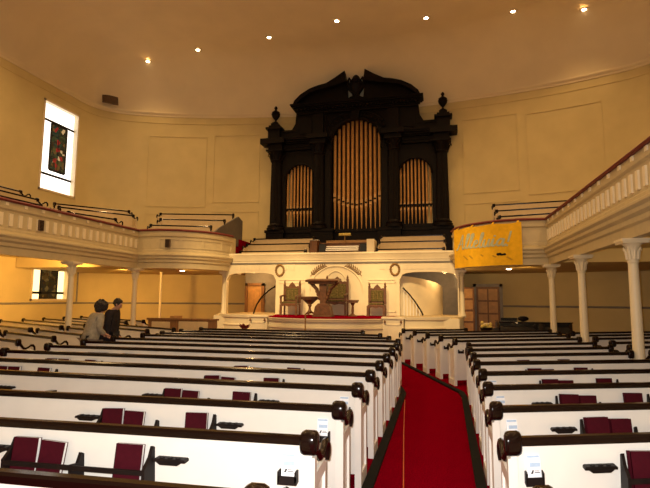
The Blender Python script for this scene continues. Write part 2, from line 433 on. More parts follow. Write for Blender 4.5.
# platform
pf = []
for i in range(13):
    t_ = i/12; u = -1.95+3.9*t_; pf.append((XC+u, 15.25+.75*abs(2*t_-1)**2.2))
plat = pf + [(XC+4.4,16.7),(XC+4.55,17.2),(XC+4.55,20.35),(XC-4.55,20.35),(XC-4.55,17.2),(XC-4.4,16.7)]
red = pf + [(XC+1.95,16.3),(XC+2.3,17.84),(XC-2.3,17.84),(XC-1.95,16.3)]
struct('floor_platform', MB().prism(red, 'z', 1.186, 1.225), M['carpet'])
for s in (1,-1):
    sd = [(XC+s*1.96,16.3),(XC+s*4.3,16.8),(XC+s*4.5,17.3),(XC+s*4.5,20.3),(XC+s*2.31,20.3),(XC+s*2.31,17.84)]
    struct('floor_stair_landing_'+('right' if s > 0 else 'left'), MB().prism(sd, 'z', 1.186, 1.22), M['gpew'])
front = pf
struct('wall_platform', MB().prism([(x, y+.03) for x, y in pf] + [(XC+4.35,16.78),(XC+4.5,17.2),(XC+4.5,20.3),(XC-4.5,20.3),(XC-4.5,17.2),(XC-4.35,16.78)], 'z', 0, 1.185), M['cream'])
struct('trim_platform_front', MB().sweep([(0,1.08),(.05,1.09),(.07,1.14),(.09,1.16),(.09,1.184),(0,1.184)], pf[::-1]).sweep([(0,.86),(.03,.87),(.03,.92),(0,.93)], pf[::-1]), M['cream'])
for s, nm in ((1,'right'),(-1,'left')):
    a, b = sorted((XC+s*1.95, XC+s*2.6))
    mb = MB().box(a, b, 15.85, 16.25, 0, 1.19).box(a-.04, b+.04, 15.80, 16.29, 1.19, 1.25)
    for z0, z1 in ((.3,1.02),):
        mb.box(a+.08,b-.08,15.832,15.85,z0,z0+.03).box(a+.08,b-.08,15.832,15.85,z1-.03,z1).box(a+.08,a+.11,15.832,15.85,z0,z1).box(b-.11,b-.08,15.832,15.85,z0,z1)
    struct('trim_platform_pedestal_'+nm, mb, M['cream'], ang=20)
    kn = MB()
    for x in (a+.07, b-.07): kn.ball((x,15.80,1.10),.035,.035,.05,8,6)
    struct('trim_pedestal_bosses_'+nm, kn, M['doorwood'])
    pth = [(XC+s*2.62,16.1),(XC+s*3.4,16.35),(XC+s*4.1,16.9),(XC+s*4.5,17.75)]
    pth = smooth_path(pth, 4)
    if s < 0: pth = pth[::-1]
    struct('trim_platform_rail_'+nm, MB().sweep([(-.1,0),(.02,0),(.02,.86),(.05,.88),(.05,.92),(.02,.94),(.02,1.13),(.07,1.16),(.09,1.25),(-.14,1.25),(-.14,1.16),(-.1,1.13)], pth[::-1]), M['cream'])
# stairs, curved stair walls, doors in the recesses
for s, nm in ((1,'right'),(-1,'left')):
    arc = [(XC+s*(2.36+1.5*math.sin(w*PI/24)), 18.35+1.95*(1-math.cos(w*PI/24))) for w in range(13)] if s > 0 else \
          [(XC-(2.36+.55*math.sin(w*PI/24)), 18.55+1.75*(1-math.cos(w*PI/24))) for w in range(13)]
    mb = MB(); n = len(arc); vs = []; fs = []
    for i, (x, y) in enumerate(arc):
        zt = 2.68-.42*(i/(n-1))**1.3 if s > 0 else 2.9
        for dx in (0, -s*.08): vs += [(x+dx, y, 1.225), (x+dx, y, zt)]
    for i in range(n-1):
        o = i*4; p = o+4
        fs += [(o,p,p+1,o+1),(o+2,o+3,p+3,p+2),(o+1,p+1,p+3,o+3),(o,o+2,p+2,p)]
    fs += [(0,1,3,2),((n-1)*4,(n-1)*4+2,(n-1)*4+3,(n-1)*4+1)]
    struct('wall_stair_'+nm, mb.add(vs, fs), M['cream'])
# right handrail with balusters, left curved handrail
t = thing('stair_balustrade', 'dark handrail on white balusters descending beside the right chancel arch', 'railing', (XC+2.42,18.2,1.225))
hr = [(0,0,1.02),(.22,0,.80),(.45,0,.50),(.66,0,.16),(.72,0,.02)]
obj('handrail', MB().tube(hr, .028, 8), M['wood'], t)
def hz(x):
    for a, b in zip(hr, hr[1:]):
        if a[0] <= x <= b[0]: return a[2]+(b[2]-a[2])*(x-a[0])/(b[0]-a[0])
bme = None
for k in range(6):
    x = .05+k*.11
    obj('baluster', MB().box(x-.014, x+.014, -.014, .014, 0, hz(x)-.02), M['pew'], t)
t = thing('stair_handrail', 'dark curved handrail rising beside the left chancel doorway', 'railing', (XC-2.45,18.15,1.225))
obj('handrail', MB().tube([(-.88,0,.0),(-.85,0,.12),(-.76,0,.35),(-.55,0,.66),(-.3,0,.88),(.0,0,1.08)], .032, 8), M['wood'], t)
obj('bracket', MB().box(-.56,-.53,0,.25,.60,.65).box(-.05,-.02,0,.3,1.0,1.05), M['wood'], t)
# doors
d = struct('door_1', MB().box(-8.16,-7.52,20.28,20.34,1.225,2.36), M['tan'])
fr = MB().box(-8.28,-8.16,20.22,20.36,1.225,2.48).box(-7.52,-7.40,20.22,20.36,1.225,2.48).box(-8.28,-7.40,20.22,20.36,2.36,2.48)
obj('door_frame', fr, M['doorwood'], d)
obj('door_panel', MB().box(-8.06,-7.88,20.26,20.28,1.35,2.25).box(-7.82,-7.62,20.26,20.28,1.35,2.25), M['tan'], d)
obj('door_handle', MB().ball((-7.57,20.24,1.75),.03,.03,.03,8,6), M['bronze'], d)
d = struct('door_2', MB().box(1.50,2.42,21.42,21.50,0,2.36), M['doorwood'])
pn = MB()
for i in range(2):
    for j in range(4): pn.box(1.58+i*.41,1.93+i*.41,21.40,21.42,.25+j*.52,.70+j*.52)
obj('door_pane', pn, M['tan'], d)
obj('door_frame', MB().box(1.38,1.50,21.36,21.52,0,2.48).box(2.42,2.54,21.36,21.52,0,2.48).box(1.38,2.54,21.36,21.52,2.36,2.48), M['grey'], d)
t = thing('bookcase', 'tall narrow tan cabinet beside the right platform column, left of the door', 'cabinet', (1.06,19.9,0))
obj('cabinet_body', MB().box(-.30,.26,0,.35,0,2.30), M['doorwood'], t, bevel=.01)
for j in range(5): obj('cabinet_panel', MB().box(-.24,.20,-.02,0,.12+j*.44,.48+j*.44), M['tan'], t, bevel=.008)

# ------------------------------------------------------------------ gilt decorations on the chancel wall
for (u, lab) in ((-2.18,'oval gilt wreath on the chancel wall left of the pulpit arch'),(2.18,'oval gilt wreath on the chancel wall right of the pulpit arch')):
    pts = [(XC+u+.155*math.sin(w*PI/16)*(1), YW-.03, 2.89+.20*math.cos(w*PI/16)) for w in range(33)]
    mb = MB().tube(pts, .032, 8)
    for w in range(0, 32, 2): mb.ball(pts[w], .045, .03, .045, 6, 5)
    t = obj('wreath', mb, M['gold']); tag(t, lab, 'wreath', 'oval wreaths on the chancel wall')
for s, lab in ((-1,'gilt laurel branch at the upper left of the pulpit arch'),(1,'gilt laurel branch at the upper right of the pulpit arch')):
    t = thing('laurel_branch', lab, 'wall ornament', (XC,YW-.03,2.05), 0, 'laurel branches on the chancel wall')
    P = [(s*(1.17*math.cos(a)), 0, 1.09*math.sin(a)) for a in [math.radians(34+k*4.2) for k in range(9)]]
    obj('stem', MB().tube(P, .010, 6), M['gold'], t)
    for k in range(1, 9):
        p = Vector(P[k]); d = (Vector(P[k])-Vector(P[k-1])).normalized(); nrm = Vector((-d.z,0,d.x))
        lf = MB()
        for q in (1,-1):
            ax = (d*.75+nrm*q*.8).normalized(); tip = p+ax*.15; mid = p+ax*.08; sd = Vector((-ax.z,0,ax.x))*.024
            o = Vector((0,-.018,0))
            lf.add([p, mid+sd, tip, mid-sd, mid+o], [(0,1,4),(1,2,4),(2,3,4),(3,0,4),(0,3,2,1)])
        obj('leaf', lf, M['gold'], t)

# ------------------------------------------------------------------ pews
CACHE = {}
def pew_meshes(L, d, kind, A=0, B=0, paint=None):
    """local origin at the aisle end, pew runs along d*x, faces +y; kind: centre / side / far"""
    key = (round(L,2), d, kind, round(A,4), round(B,4), paint)
    if key in CACHE: return CACHE[key]
    X = lambda a, b: (min(d*a, d*b), max(d*a, d*b))
    R = []
    lo = 0
    bk = MB(); a, b = X(.03, L-.03)
    bk.add([(a,.06,.10),(b,.06,.10),(b,-.005,.90),(a,-.005,.90),(a,.10,.10),(b,.10,.10),(b,.03,.90),(a,.03,.90)],
           [(0,1,2,3),(5,4,7,6),(3,2,6,7),(1,0,4,5),(0,3,7,4),(2,1,5,6)])
    R.append(('backrest', bk.mesh('backrest', M['pew'], smooth=False), ()))
    a, b = X(.05, L-.05)
    rl = MB().prism([(-.030,.893),(.038,.893),(.042,.905),(.042,.930),(.026,.943),(-.020,.943),(-.034,.930),(-.034,.905)], 'x', a, b)
    R.append(('top_rail', rl.mesh('top_rail', M['wood']), ()))
    a, b = X(.03, L-.03)
    R.append(('seat', MB().box(a, b, .06, .46, .40, .44).mesh('seat', M['pew'], smooth=False), ()))
    # end panel, cap and scroll arm at both ends
    def endp(x):
        mb = MB(); o = -1 if abs(x) < .01 else 1    # outward side along d
        oo = d*o
        a, b = sorted((x-oo*.025, x+oo*.02))
        mb.prism([(-.02,0),(.38,0),(.38,.69),(.31,.76),(.24,.755),(.14,.735),(.06,.80),(.04,.86),(-.02,.86)], 'x', a, b)
        p, q = sorted((x+oo*.02, x+oo*.038))
        for (y0,y1,z0,z1) in ((-.02,.04,0,.82),(.33,.38,0,.69),(.04,.33,0,.12),(.04,.33,.64,.72)): mb.box(p, q, y0, y1, z0, z1)
        return mb.mesh('end_panel', M['pew'], smooth=False)
    def cap(x):
        mb = MB()
        prof = [(.0,-.055),(.045,-.055),(.058,-.048),(.066,-.03),(.066,.03),(.058,.048),(.045,.055),(0,.055)]
        vs = []; n = 16
        for (r, t_) in prof[1:-1]:
            for k in range(n):
                w = 2*PI*k/n; c, s_ = math.cos(w), math.sin(w)
                f_ = 1/(abs(c)**3.2+abs(s_)**3.2)**(1/3.2)
                vs.append((x+t_, r*c*f_*.95, .905+r*s_*f_*1.08))
        m_ = len(prof)-2; fs = [(i*n+k, i*n+(k+1) % n, (i+1)*n+(k+1) % n, (i+1)*n+k) for i in range(m_-1) for k in range(n)]
        fs += [tuple(range(n)), tuple(range((m_-1)*n, m_*n))]
        return mb.add(vs, fs).mesh('rail_cap', M['wood'], ang=50)
    def arm(x):
        oo = d*(-1 if abs(x) < .01 else 1)*.038
        pts = [(x+oo*.4,.03,.885),(x+oo*.6,.07,.835),(x+oo,.12,.785),(x+oo,.18,.772),(x+oo,.24,.795),(x+oo,.295,.825),(x+oo,.35,.822),(x+oo,.39,.785),(x+oo,.40,.735),(x+oo,.385,.69)]
        return MB().tube(pts, [.036,.030,.024,.021,.021,.024,.027,.027,.025,.018], 8).mesh('scroll_arm', M['wood'], ang=60)
    for x in (0, d*L):
        R.append(('end_panel', endp(x), ())); R.append(('rail_cap', cap(x), ())); R.append(('scroll_arm', arm(x), ()))
    def rack(x0, xm, x1):
        mb = MB(); a, b = X(x0, x1)
        mb.box(a, b, -.115, .03, .585, .60); mb.box(a, b, -.118, -.105, .675, .705); mb.box(a, b, -.118, -.105, .60, .625)
        for x, zt in ((x0,.83),(x1,.83),(xm,.76)):
            p, q = X(x-.011, x+.011)
            mb.prism([(.03,.56),(-.115,.585),(-.118,.71),(-.05,zt-.06),(-.02,zt),(.02,zt-.02)], 'x', p, q)
        return ('hymnal_rack', mb.mesh('hymnal_rack', M['rack'], smooth=False), ())
    def cup(x0, x1):
        a, b = X(x0, x1); mb = MB()
        mb.prism([(a,.746),(b,.746),(b,.760),(b-.01,.766),(a+.01,.766),(a,.760)], 'y', -.055, .012)
        mb.prism([(a+.05,.730),(b-.05,.730),(b-.025,.746),(a+.025,.746)], 'y', -.06, .012)
        for k in range(3): mb.lathe([(.018,.0),(.018,.006),(.012,.006)], (a+(b-a)*(k+1)/4, -.035, .768), 8)
        return ('cup_holder', mb.mesh('cup_holder', M['rack'], smooth=False), ())
    def holder(x0, x1):
        a, b = X(x0, x1); mb = MB()
        mb.box(a, b, -.055, .012, .665, .68).box(a, b, -.055, -.045, .68, .715).box(a, a+.012, -.055, .012, .68, .74).box(b-.012, b, -.055, .012, .68, .74)
        return ('card_holder', mb.mesh('card_holder', M['rack'], smooth=False), ())
    if kind == 'centre':
        R.append(rack(1.05, 1.57, 2.08)); R += [cup(.80,1.02), cup(2.11,2.33), holder(.07,.19)]
        if L > 5: R.append(rack(4.27, 4.76, 5.28)); R += [cup(4.0,4.22), cup(5.31,5.53)]
        x0 = 3.24 if abs(L-6.1) < .01 else L/2+.04; dl = .78 if abs(L-6.1) < .01 else .5; a, b = X(x0-.015, x0+.015)
        R.append(('divider', MB().prism([(.06,.44),(dl,.44),(dl,.77),(.05,.80)], 'x', a, b).mesh('divider', M['pew'], smooth=False), ()))
        a, b = X(x0-.035, x0+.035)
        R.append(('divider_cap', MB().prism([(.04,.80),(dl+.02,.77),(dl+.02,.80),(.04,.83)], 'x', a, b).mesh('divider_cap', M['wood'], smooth=False), ()))
    elif kind == 'side':
        R.append(rack(.73, 1.21, 1.76)); R += [cup(.46,.68), holder(.07,.19)]
    for me in {id(r[1]): r[1] for r in R}.values():
        for vv in me.vertices: vv.co.z *= 1.012
    if A or B:
        ca, sa, cb, sb = math.cos(A), math.sin(A), math.cos(B), math.sin(B)
        for (_, me, _) in R:
            for vv in me.vertices:
                x_, y_, z_ = vv.co; vv.co = (x_*ca-y_*sb, x_*sa+y_*cb, z_)
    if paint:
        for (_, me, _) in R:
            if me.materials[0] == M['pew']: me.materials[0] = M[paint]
    CACHE[key] = R
    return R
def pew(L, d, kind, x, y, rz, label, group, z=0, A=0, B=0, paint=None):
    t = thing('pew', label, 'pew', (x,y,z), rz, group)
    rail = None
    for (nm, me, _) in pew_meshes(L, d, kind, A, B, paint):
        o = link(nm, me, rail if nm == 'rail_cap' else t)
        if nm == 'top_rail': rail = o
    return t
# hymnals and cards
def hymnal_meshes():
    w, h, th = .095, .235, .034
    cv = MB().box(-w, w, -th/2, -th/2+.004, 0, h).box(-w, w, th/2-.004, th/2, 0, h).box(-w, -w+.005, -th/2, th/2, 0, h)
    pg = MB().box(-w+.005, w-.004, -th/2+.004, th/2-.004, .003, h-.002)
    return (('cover', cv.mesh('cover', M['book'], smooth=False)), ('page_block', pg.mesh('page_block', M['paper'], smooth=False)))
HM = hymnal_meshes()
def hymnal(frame, lx, label, group, dy=-.052, lean=0, tilt=-.14, sc=1):
    t = thing('hymnal', label, 'hymnal', (0,0,0), 0, group)
    t.matrix_world = frame @ Matrix.Translation((lx, dy-.018, .6175)) @ Matrix.Rotation(lean, 4, 'Y') @ Matrix.Rotation(tilt, 4, 'X') @ Matrix.Diagonal((sc,sc,sc,1))
    for nm, me in HM: link(nm, me, t)
CM = (('card_sheet', MB().box(-.043,.043,-.003,.003,0,.155).box(-.036,.044,-.009,-.006,-.0,.135).mesh('card_sheet', M['card'], smooth=False)),
      ('printed_band', MB().box(-.04,.04,-.0045,-.003,.137,.150).box(-.03,.040,-.0105,-.009,.085,.11).mesh('printed_band', M['print'], smooth=False)),
      ('printed_mark', MB().prism([(-.025,.045),(-.012,.045),(-.004,.066),(-.014,.066)], 'y', -.0105, -.009).box(0,.036,-.0105,-.009,.05,.054).box(0,.03,-.0105,-.009,.06,.063).mesh('printed_mark', M['ink'], smooth=False)))
def card(frame, lx, label, group):
    t = thing('visitor_card', label, 'card', (0,0,0), 0, group)
    t.matrix_world = frame @ Matrix.Translation((lx, -.022, .6935)) @ Matrix.Rotation(-.10, 4, 'X')
    for nm, me in CM: link(nm, me, t)
def frame_of(x, y, rz, z=0): return Matrix.Translation((x,y,z)) @ Matrix.Rotation(rz, 4, 'Z')

# centre block: thirteen rows, straight across
rowsC = [2.14,3.06,3.98,4.90,5.82,6.74,7.66,8.58,9.50,10.55,11.35,12.2,13.15]
endC = [-.80]*8 + [-.81,-.86,-1.13,-1.43,-2.0]
leftC = [-6.9]*9 + [-6.87,-6.85,-6.8,-6.7]
for i, y in enumerate(rowsC):
    x = endC[i]; L = x-leftC[i]
    rz = math.radians([1.6,2.4,2.4,.4][i]) if i < 4 else 0
    pew(L, -1, 'centre', x, y, rz, ('long white pew, %s row of the wide block left of the red aisle' % ORD[i]), 'pews of the wide left block')
    F = frame_of(x, y, rz); q = '%s row left of the aisle' % ORD[i]
    if i <= 9:
        for (lx, ln, nm) in ((1.19,0,'single burgundy hymnal in the aisle-side rack, %s'),(1.765,.04,'right burgundy hymnal of the aisle-side pair, %s'),(1.958,-.02,'left burgundy hymnal of the aisle-side pair, %s')):
            if i == 0: continue
            if i in (6, 8) and lx < 1.5: continue
            hymnal(F, -lx, nm % q, 'hymnals of the wide left block', lean=ln+random.uniform(-.02,.04), tilt=-.12+random.uniform(-.03,.03), sc=.94 if abs(lx-1.765) < .01 else 1)
        if 3 <= i <= 8:
            for (lx, nm) in ((4.45,'single burgundy hymnal in the outer rack, %s'),(4.925,'right burgundy hymnal of the outer pair, %s'),(5.135,'left burgundy hymnal of the outer pair, %s')):
                if i == 7 and lx == 4.45: continue
                hymnal(F, -lx, nm % q, 'hymnals of the wide left block', lean=random.uniform(-.03,.05))
        if 0 < i <= 6: card(F, -.13, 'white visitor card at the aisle end, %s' % q, 'visitor cards of the wide left block')
# right block: rows turned towards the pulpit, broken at the line of columns
RB = [(.43,2.42,20),(.43,3.36,20),(.43,4.29,20),(.46,5.30,20.5),(.49,6.28,21),(.49,7.24,22),(.51,8.21,23.6),(.51,9.13,25),(.54,10.06,26.5),(.31,11.00,27.9),(.02,11.86,28),(-.30,12.66,28.3),(-.66,13.55,28.5),(-1.02,14.42,28.5)]
for i, (x, y, a) in enumerate(RB):
    an = math.radians(a); L = ((3.12 if i < 13 else .75)-x)/math.cos(an)
    if i in (7, 8, 10, 11): L += .0
    q = '%s row of the right block' % ORD[i]
    B = 0 if i <= 8 else math.radians(16)
    pew(L, 1, 'side', x, y, 0, 'white pew right of the red aisle, %s from the camera' % q, 'pews of the right block', A=an, B=B)
    F = frame_of(x, y, an)
    if i <= 8:
        for (lx, ln, nm) in ((.835,.01,'left burgundy hymnal of the pair, %s'),(1.04,.0,'right burgundy hymnal of the pair, %s'),(1.55,.03,'single burgundy hymnal right of the pair, %s')):
            if i == 0: continue
            hymnal(F, lx, nm % q, 'hymnals of the right block', lean=ln+random.uniform(-.02,.03), sc=.96 if lx == 1.04 else 1.03)
        if i <= 4: card(F, .122, 'white visitor card at the aisle end, %s' % q, 'visitor cards of the right block')
    if i >= 3:
        x2 = 3.52; y2 = y+(x2-x)*math.tan(an); L2 = (8.45-x2)/math.cos(an)
        if y2+4.9*math.tan(an) < 19.9 and y2 > 6.2 and i < 12:
            pew(L2, 1, 'far', x2, y2, an, 'white pew beyond the right columns, continuing the %s' % q, 'pews along the right wall')
# left block, the mirror image beyond the left aisle
k = 0
for i, (x, y, a) in enumerate(RB):
    an = -math.radians(a); xm = min(2*XC-x, -8.1) if i < 9 else 2*XC-x-.15
    if y < 6.9: continue
    L = (xm-(XC-6.8))/math.cos(an)
    ls = '%s row of the left side block' % ORD[k]; k += 1
    if L > .8 and i < 12: pew(L, -1, 'far', xm, y, 0, 'white pew beyond the left aisle, %s' % ls, 'pews of the left side block', A=an, B=0 if i <= 8 else math.radians(-16))
    x2 = XC-7.24; y2 = y+(xm-x2)*math.tan(-an); L2 = (x2-(XC-12.15))/math.cos(an)
    if y2+4.9*math.tan(-an) < 19.6:
        pew(L2, -1, 'far', x2, y2, an, 'white pew along the left wall, continuing the %s' % ls, 'pews along the left wall')
# kerbs along the pew blocks and the cord on the carpet
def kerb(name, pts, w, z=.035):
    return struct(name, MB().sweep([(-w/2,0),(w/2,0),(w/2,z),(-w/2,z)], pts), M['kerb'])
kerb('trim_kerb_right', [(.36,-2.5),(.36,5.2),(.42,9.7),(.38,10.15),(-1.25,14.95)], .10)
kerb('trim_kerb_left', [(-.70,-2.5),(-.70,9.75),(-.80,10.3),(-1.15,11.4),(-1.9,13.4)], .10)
t = obj('floor_cord', MB().tube([(-.2,2.2,.007),(-.30,3.8,.007),(-.37,5.0,.007),(-.50,6.9,.007),(-.64,9.2,.007)], .007, 6), M['orange']); tag(t, 'thin orange cord lying along the red aisle carpet', 'cord')
# ------------------------------------------------------------------ gallery and choir pews
def line_pew(p, q, zr, label, group):
    """simple pew whose back rail runs p -> q (world xy), rail top at zr, facing to the left of p->q"""
    p = Vector(p); q = Vector(q); v = q-p
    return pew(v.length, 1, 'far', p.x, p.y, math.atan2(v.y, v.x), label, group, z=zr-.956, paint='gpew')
# side gallery on the left: facing right (towards the nave): direction p->q must have the nave on its left -> run towards -y
for (x, z, y0, y1, nm) in ((-12.0,4.66,12.6,7.5,'front'),(-13.0,5.06,13.5,8.5,'middle'),(-14.0,5.44,13.8,9.5,'back')):
    line_pew((x,y0), (x,y1), z, '%s pew of the near section in the left gallery' % nm, 'pews in the left gallery')
for (p, q, z, nm) in (((-10.75,15.9-.35),(-11.9,13.3),4.64,'front'),((-11.6,16.75),(-13.1,14.6),5.02,'middle'),((-12.5,17.75),(-14.3,15.7),5.40,'back')):
    if nm == 'front': p, q = (-11.35,15.35), (-11.95,13.75)
    line_pew(p, q, z, '%s pew of the corner section in the left gallery below the upper window' % nm, 'pews in the left gallery')
for (x0, x1, y, z, nm) in ((-8.55,-10.7,17.35,4.60,'front'),(-8.40,-10.85,18.25,4.98,'middle'),(-8.45,-11.45,19.2,5.38,'back')):
    line_pew((x0-.05,y+.05), (x1,y-.75), z, '%s pew in the gallery bay left of the organ' % nm, 'pews in the bay left of the organ')
for (x0, x1, y, z, nm) in ((4.4,2.06,17.35,4.66,'front'),(5.0,2.07,18.25,5.02,'middle'),(5.6,2.08,19.2,5.41,'back')):
    line_pew((x0,y-.45), (x1,y+.1), z, '%s pew in the gallery bay right of the organ above the banner' % nm, 'pews in the bay right of the organ')
struct('trim_bay_end_left', MB().prism([(16.95,4.0),(19.75,4.0),(19.75,5.15),(19.3,5.28),(17.4,4.5),(16.95,4.25)], 'x', -8.34, -8.27), M['bayend'])
for (x0, x1, y, z, nm, sd) in ((-5.15,-7.9,18.75,3.74,'front','left'),(-5.15,-7.95,19.55,4.12,'middle','left'),(-5.2,-7.95,20.4,4.46,'back','left'),
                               (.2,-2.3,18.75,3.74,'front','right'),(.25,-2.3,19.55,4.12,'middle','right'),(.25,-2.3,20.4,4.46,'back','right')):
    line_pew((x0,y), (x1,y), z, '%s choir pew below the organ, %s of the organ console' % (nm, sd), 'choir pews')
stp = MB()
for (y0, y1, z) in ((19.2,20.05,3.4),(20.05,21.0,3.55)): stp.box(XC-4.2, XC+4.2, y0, y1, 3.2, z)
struct('floor_choir_steps', stp, M['carpet'])

# ------------------------------------------------------------------ organ
OY = 22.42
org = thing('pipe_organ', 'tall dark carved pipe organ with gilded pipes on the back wall', 'organ', (XC,OY,3.2))
def part(name, mb, m=M['organ'], par=org, **kw): return obj(name, mb, m, par, **kw)
Z0 = 3.2
def OZ(z): return z-Z0
b = MB(); b.box(-4.36,4.36,.0,.4,.0,OZ(4.95)); b.box(-4.42,4.42,-.06,.4,OZ(4.95),OZ(5.08))
for s in (1,-1):
    b.box(*sorted((s*1.05,s*2.1)),-.35,.0,0,OZ(4.95)); b.box(*sorted((s*1.0,s*2.15)),-.4,.0,OZ(4.95),OZ(5.08))
    b.box(*sorted((s*3.5,s*4.36)),-.25,.0,0,OZ(4.95)); b.box(*sorted((s*3.45,s*4.42)),-.3,.0,OZ(4.95),OZ(5.08))
    for j in range(3): b.box(*sorted((s*(2.2+.42*j),s*(2.55+.42*j))),-.04,0,OZ(4.1),OZ(4.85))
part('plinth', b, ang=20)
# back of the case
part('case_back', MB().box(-4.2,4.2,.40,.46,OZ(5.08),OZ(9.4)).box(-2.9,2.9,.40,.46,OZ(9.4),OZ(11.1)), M['organ'])
# columns
def ocol(r, h):
    mb = MB(); n = 24
    mb.lathe([(r*1.5,0),(r*1.5,.12),(r*1.3,.16),(r*1.38,.22),(r*1.1,.28),(r*1.02,.34)], n=n)
    vs = []; fs = []; K = 6
    for i in range(K+1):
        z = .34+(h-.34-.55)*i/K; rr = r*(1-.14*(i/K)**1.6)
        for k in range(n*2):
            w = PI*k/n; q = rr*(1-.07*(k % 2)); vs.append((q*math.cos(w), q*math.sin(w), z))
    m2 = n*2
    for i in range(K):
        for k in range(m2): fs.append((i*m2+k, i*m2+(k+1) % m2, (i+1)*m2+(k+1) % m2, (i+1)*m2+k))
    mb.add(vs, fs)
    t = r*.86
    mb.lathe([(t,h-.56),(t*1.2,h-.52),(t*1.2,h-.48),(t*1.0,h-.46),(t*1.15,h-.3),(t*1.5,h-.12),(t*1.75,h-.06)], n=n)
    for k in range(8):
        w = 2*PI*k/8; c, s_ = math.cos(w), math.sin(w)
        mb.tube([(c*t*1.05,s_*t*1.05,h-.45),(c*t*1.3,s_*t*1.3,h-.28),(c*t*1.75,s_*t*1.75,h-.16),(c*t*1.8,s_*t*1.8,h-.24)], [.05,.05,.035,.015], 6)
    mb.box(-t*1.7,t*1.7,-t*1.7,t*1.7,h-.07,h)
    return mb
for s in (1,-1):
    o = part('column', ocol(.29, 9.02-5.08)); o.location = (s*3.95,-.02,OZ(5.08))
    o = part('column', ocol(.27, 9.25-5.08)); o.location = (s*1.78,-.12,OZ(5.08))
    o = part('pilaster', MB().box(-.14,.14,-.08,.4,0,9.25-5.08).box(-.19,.19,-.12,.4,3.85,4.0), M['organ']); o.location = (s*1.36,0,OZ(5.08))
# arched bays
def bay(x0, x1, z0, z1, a0, a1, zs, y0, y1):
    return arched(x0, x1, z0, z1, a0, a1, zs, (a1-a0)/2, y0, y1, 20)
for s in (1,-1):
    a, c_ = sorted((s*1.95, s*3.72)); p, q = sorted((s*2.0, s*3.5))
    part('side_bay', bay(a, c_, OZ(5.08), OZ(9.05), p, q, OZ(7.58), .05, .35), ang=20)
    rb = MB(); pts = [((p+q)/2+.76*math.cos(w*PI/20), .03, OZ(7.58)+.76*math.sin(w*PI/20)) for w in range(21)]
    rb.tube(pts, .05, 6); part('arch_moulding', rb)
    sill = MB().box(p,q,.0,.35,OZ(5.08),OZ(5.25)).box(p,q,-.02,.3,OZ(5.12),OZ(5.16)); part('sill', sill)
part('centre_bay', bay(-1.5, 1.5, OZ(5.08), OZ(10.85), -1.2, 1.2, OZ(9.22), -.02, .35), ang=20)
rb = MB(); rb.tube([(1.23*math.cos(w*PI/24), -.06, OZ(9.22)+1.23*math.sin(w*PI/24)) for w in range(25)], .07, 6); part('arch_moulding', rb)
kb = MB().prism([(-.14,OZ(10.3)),(.14,OZ(10.3)),(.22,OZ(10.8)),(-.22,OZ(10.8))], 'y', -.2, .0); part('keystone', kb)
# spandrel carving
for s in (1,-1):
    cv = MB()
    for k in range(7):
        a = math.radians(20+k*10); r = 1.55-.03*k
        if r*math.cos(a) < 1.45: cv.ball((s*r*math.cos(a), -.04, OZ(9.22)+r*math.sin(a)), .10, .05, .10, 8, 6)
    cv.tube([(s*1.3,-.05,OZ(10.2)),(s*1.15,-.05,OZ(10.45)),(s*.8,-.05,OZ(10.65)),(s*.5,-.05,OZ(10.72))], [.07,.06,.05,.02], 6)
    part('spandrel_carving', cv)
# entablatures
def corn(x0, x1, z0, steps, yf, yb=.4):
    mb = MB()
    for (dz0, dz1, pr) in steps: mb.box(x0-pr, x1+pr, yf-pr, yb, z0+dz0, z0+dz1)
    return mb
ent = [(0,.12,.0),(.12,.16,.04),(.16,.30,.0),(.30,.36,.10),(.36,.44,.20),(.44,.52,.30),(.52,.56,.34)]
for s in (1,-1):
    a, c_ = sorted((s*1.45, s*4.3))
    mb = corn(a, c_, OZ(9.02), ent, -.1)
    mb.box(*sorted((s*3.6,s*4.3)), -.32, .3, OZ(9.02), OZ(9.32)); mb.box(*sorted((s*3.45,s*4.66)), -.5, .3, OZ(9.32), OZ(9.58))
    mb.box(*sorted((s*1.4,s*2.15)), -.42, .4, OZ(9.25), OZ(9.42)); mb.box(*sorted((s*1.28,s*2.3)), -.58, .4, OZ(9.42), OZ(9.64))
    for k in range(12): mb.box(*sorted((s*(2.3+k*.105),s*(2.3+k*.105+.06))), -.22, -.1, OZ(9.31), OZ(9.38))
    part('side_entablature', mb, ang=20)
    # attic block with urn at the outer end
    pd = MB().box(-.36,.36,-.3,.4,0,.08).box(-.30,.30,-.25,.35,.08,.52).box(-.40,.40,-.34,.42,.52,.62).box(-.28,.28,-.22,.32,.62,.74).box(-.18,.18,-.18,.2,.74,.86).box(-.13,.13,-.13,.14,.86,.92)
    o = part('urn_pedestal', pd); o.location = (s*4.05,.0,OZ(9.58))
    ur = MB().lathe([(.10,0),(.12,.03),(.05,.08),(.04,.14),(.10,.20),(.19,.34),(.22,.46),(.18,.52),(.20,.55),(.12,.60),(.06,.66),(.05,.70),(.08,.74),(.085,.79),(.04,.85),(.01,.88)], n=16)
    o = part('urn', ur, ang=60); o.location = (s*4.05,.02,OZ(10.5))
    bl = MB().box(*sorted((s*2.9,s*3.75)),-.05,.4,OZ(9.58),OZ(9.95)).box(*sorted((s*2.9,s*3.8)),-.1,.45,OZ(9.95),OZ(10.05))
    part('balustrade_panel', bl)
    # scroll bracket stepping up to the attic
    sc = MB().prism([(s*2.6,OZ(9.58)),(s*3.25,OZ(9.58)),(s*3.2,OZ(10.0)),(s*3.0,OZ(10.35)),(s*2.95,OZ(10.9)),(s*2.6,OZ(10.9))], 'y', -.08, .4)
    part('scroll_bracket', sc)
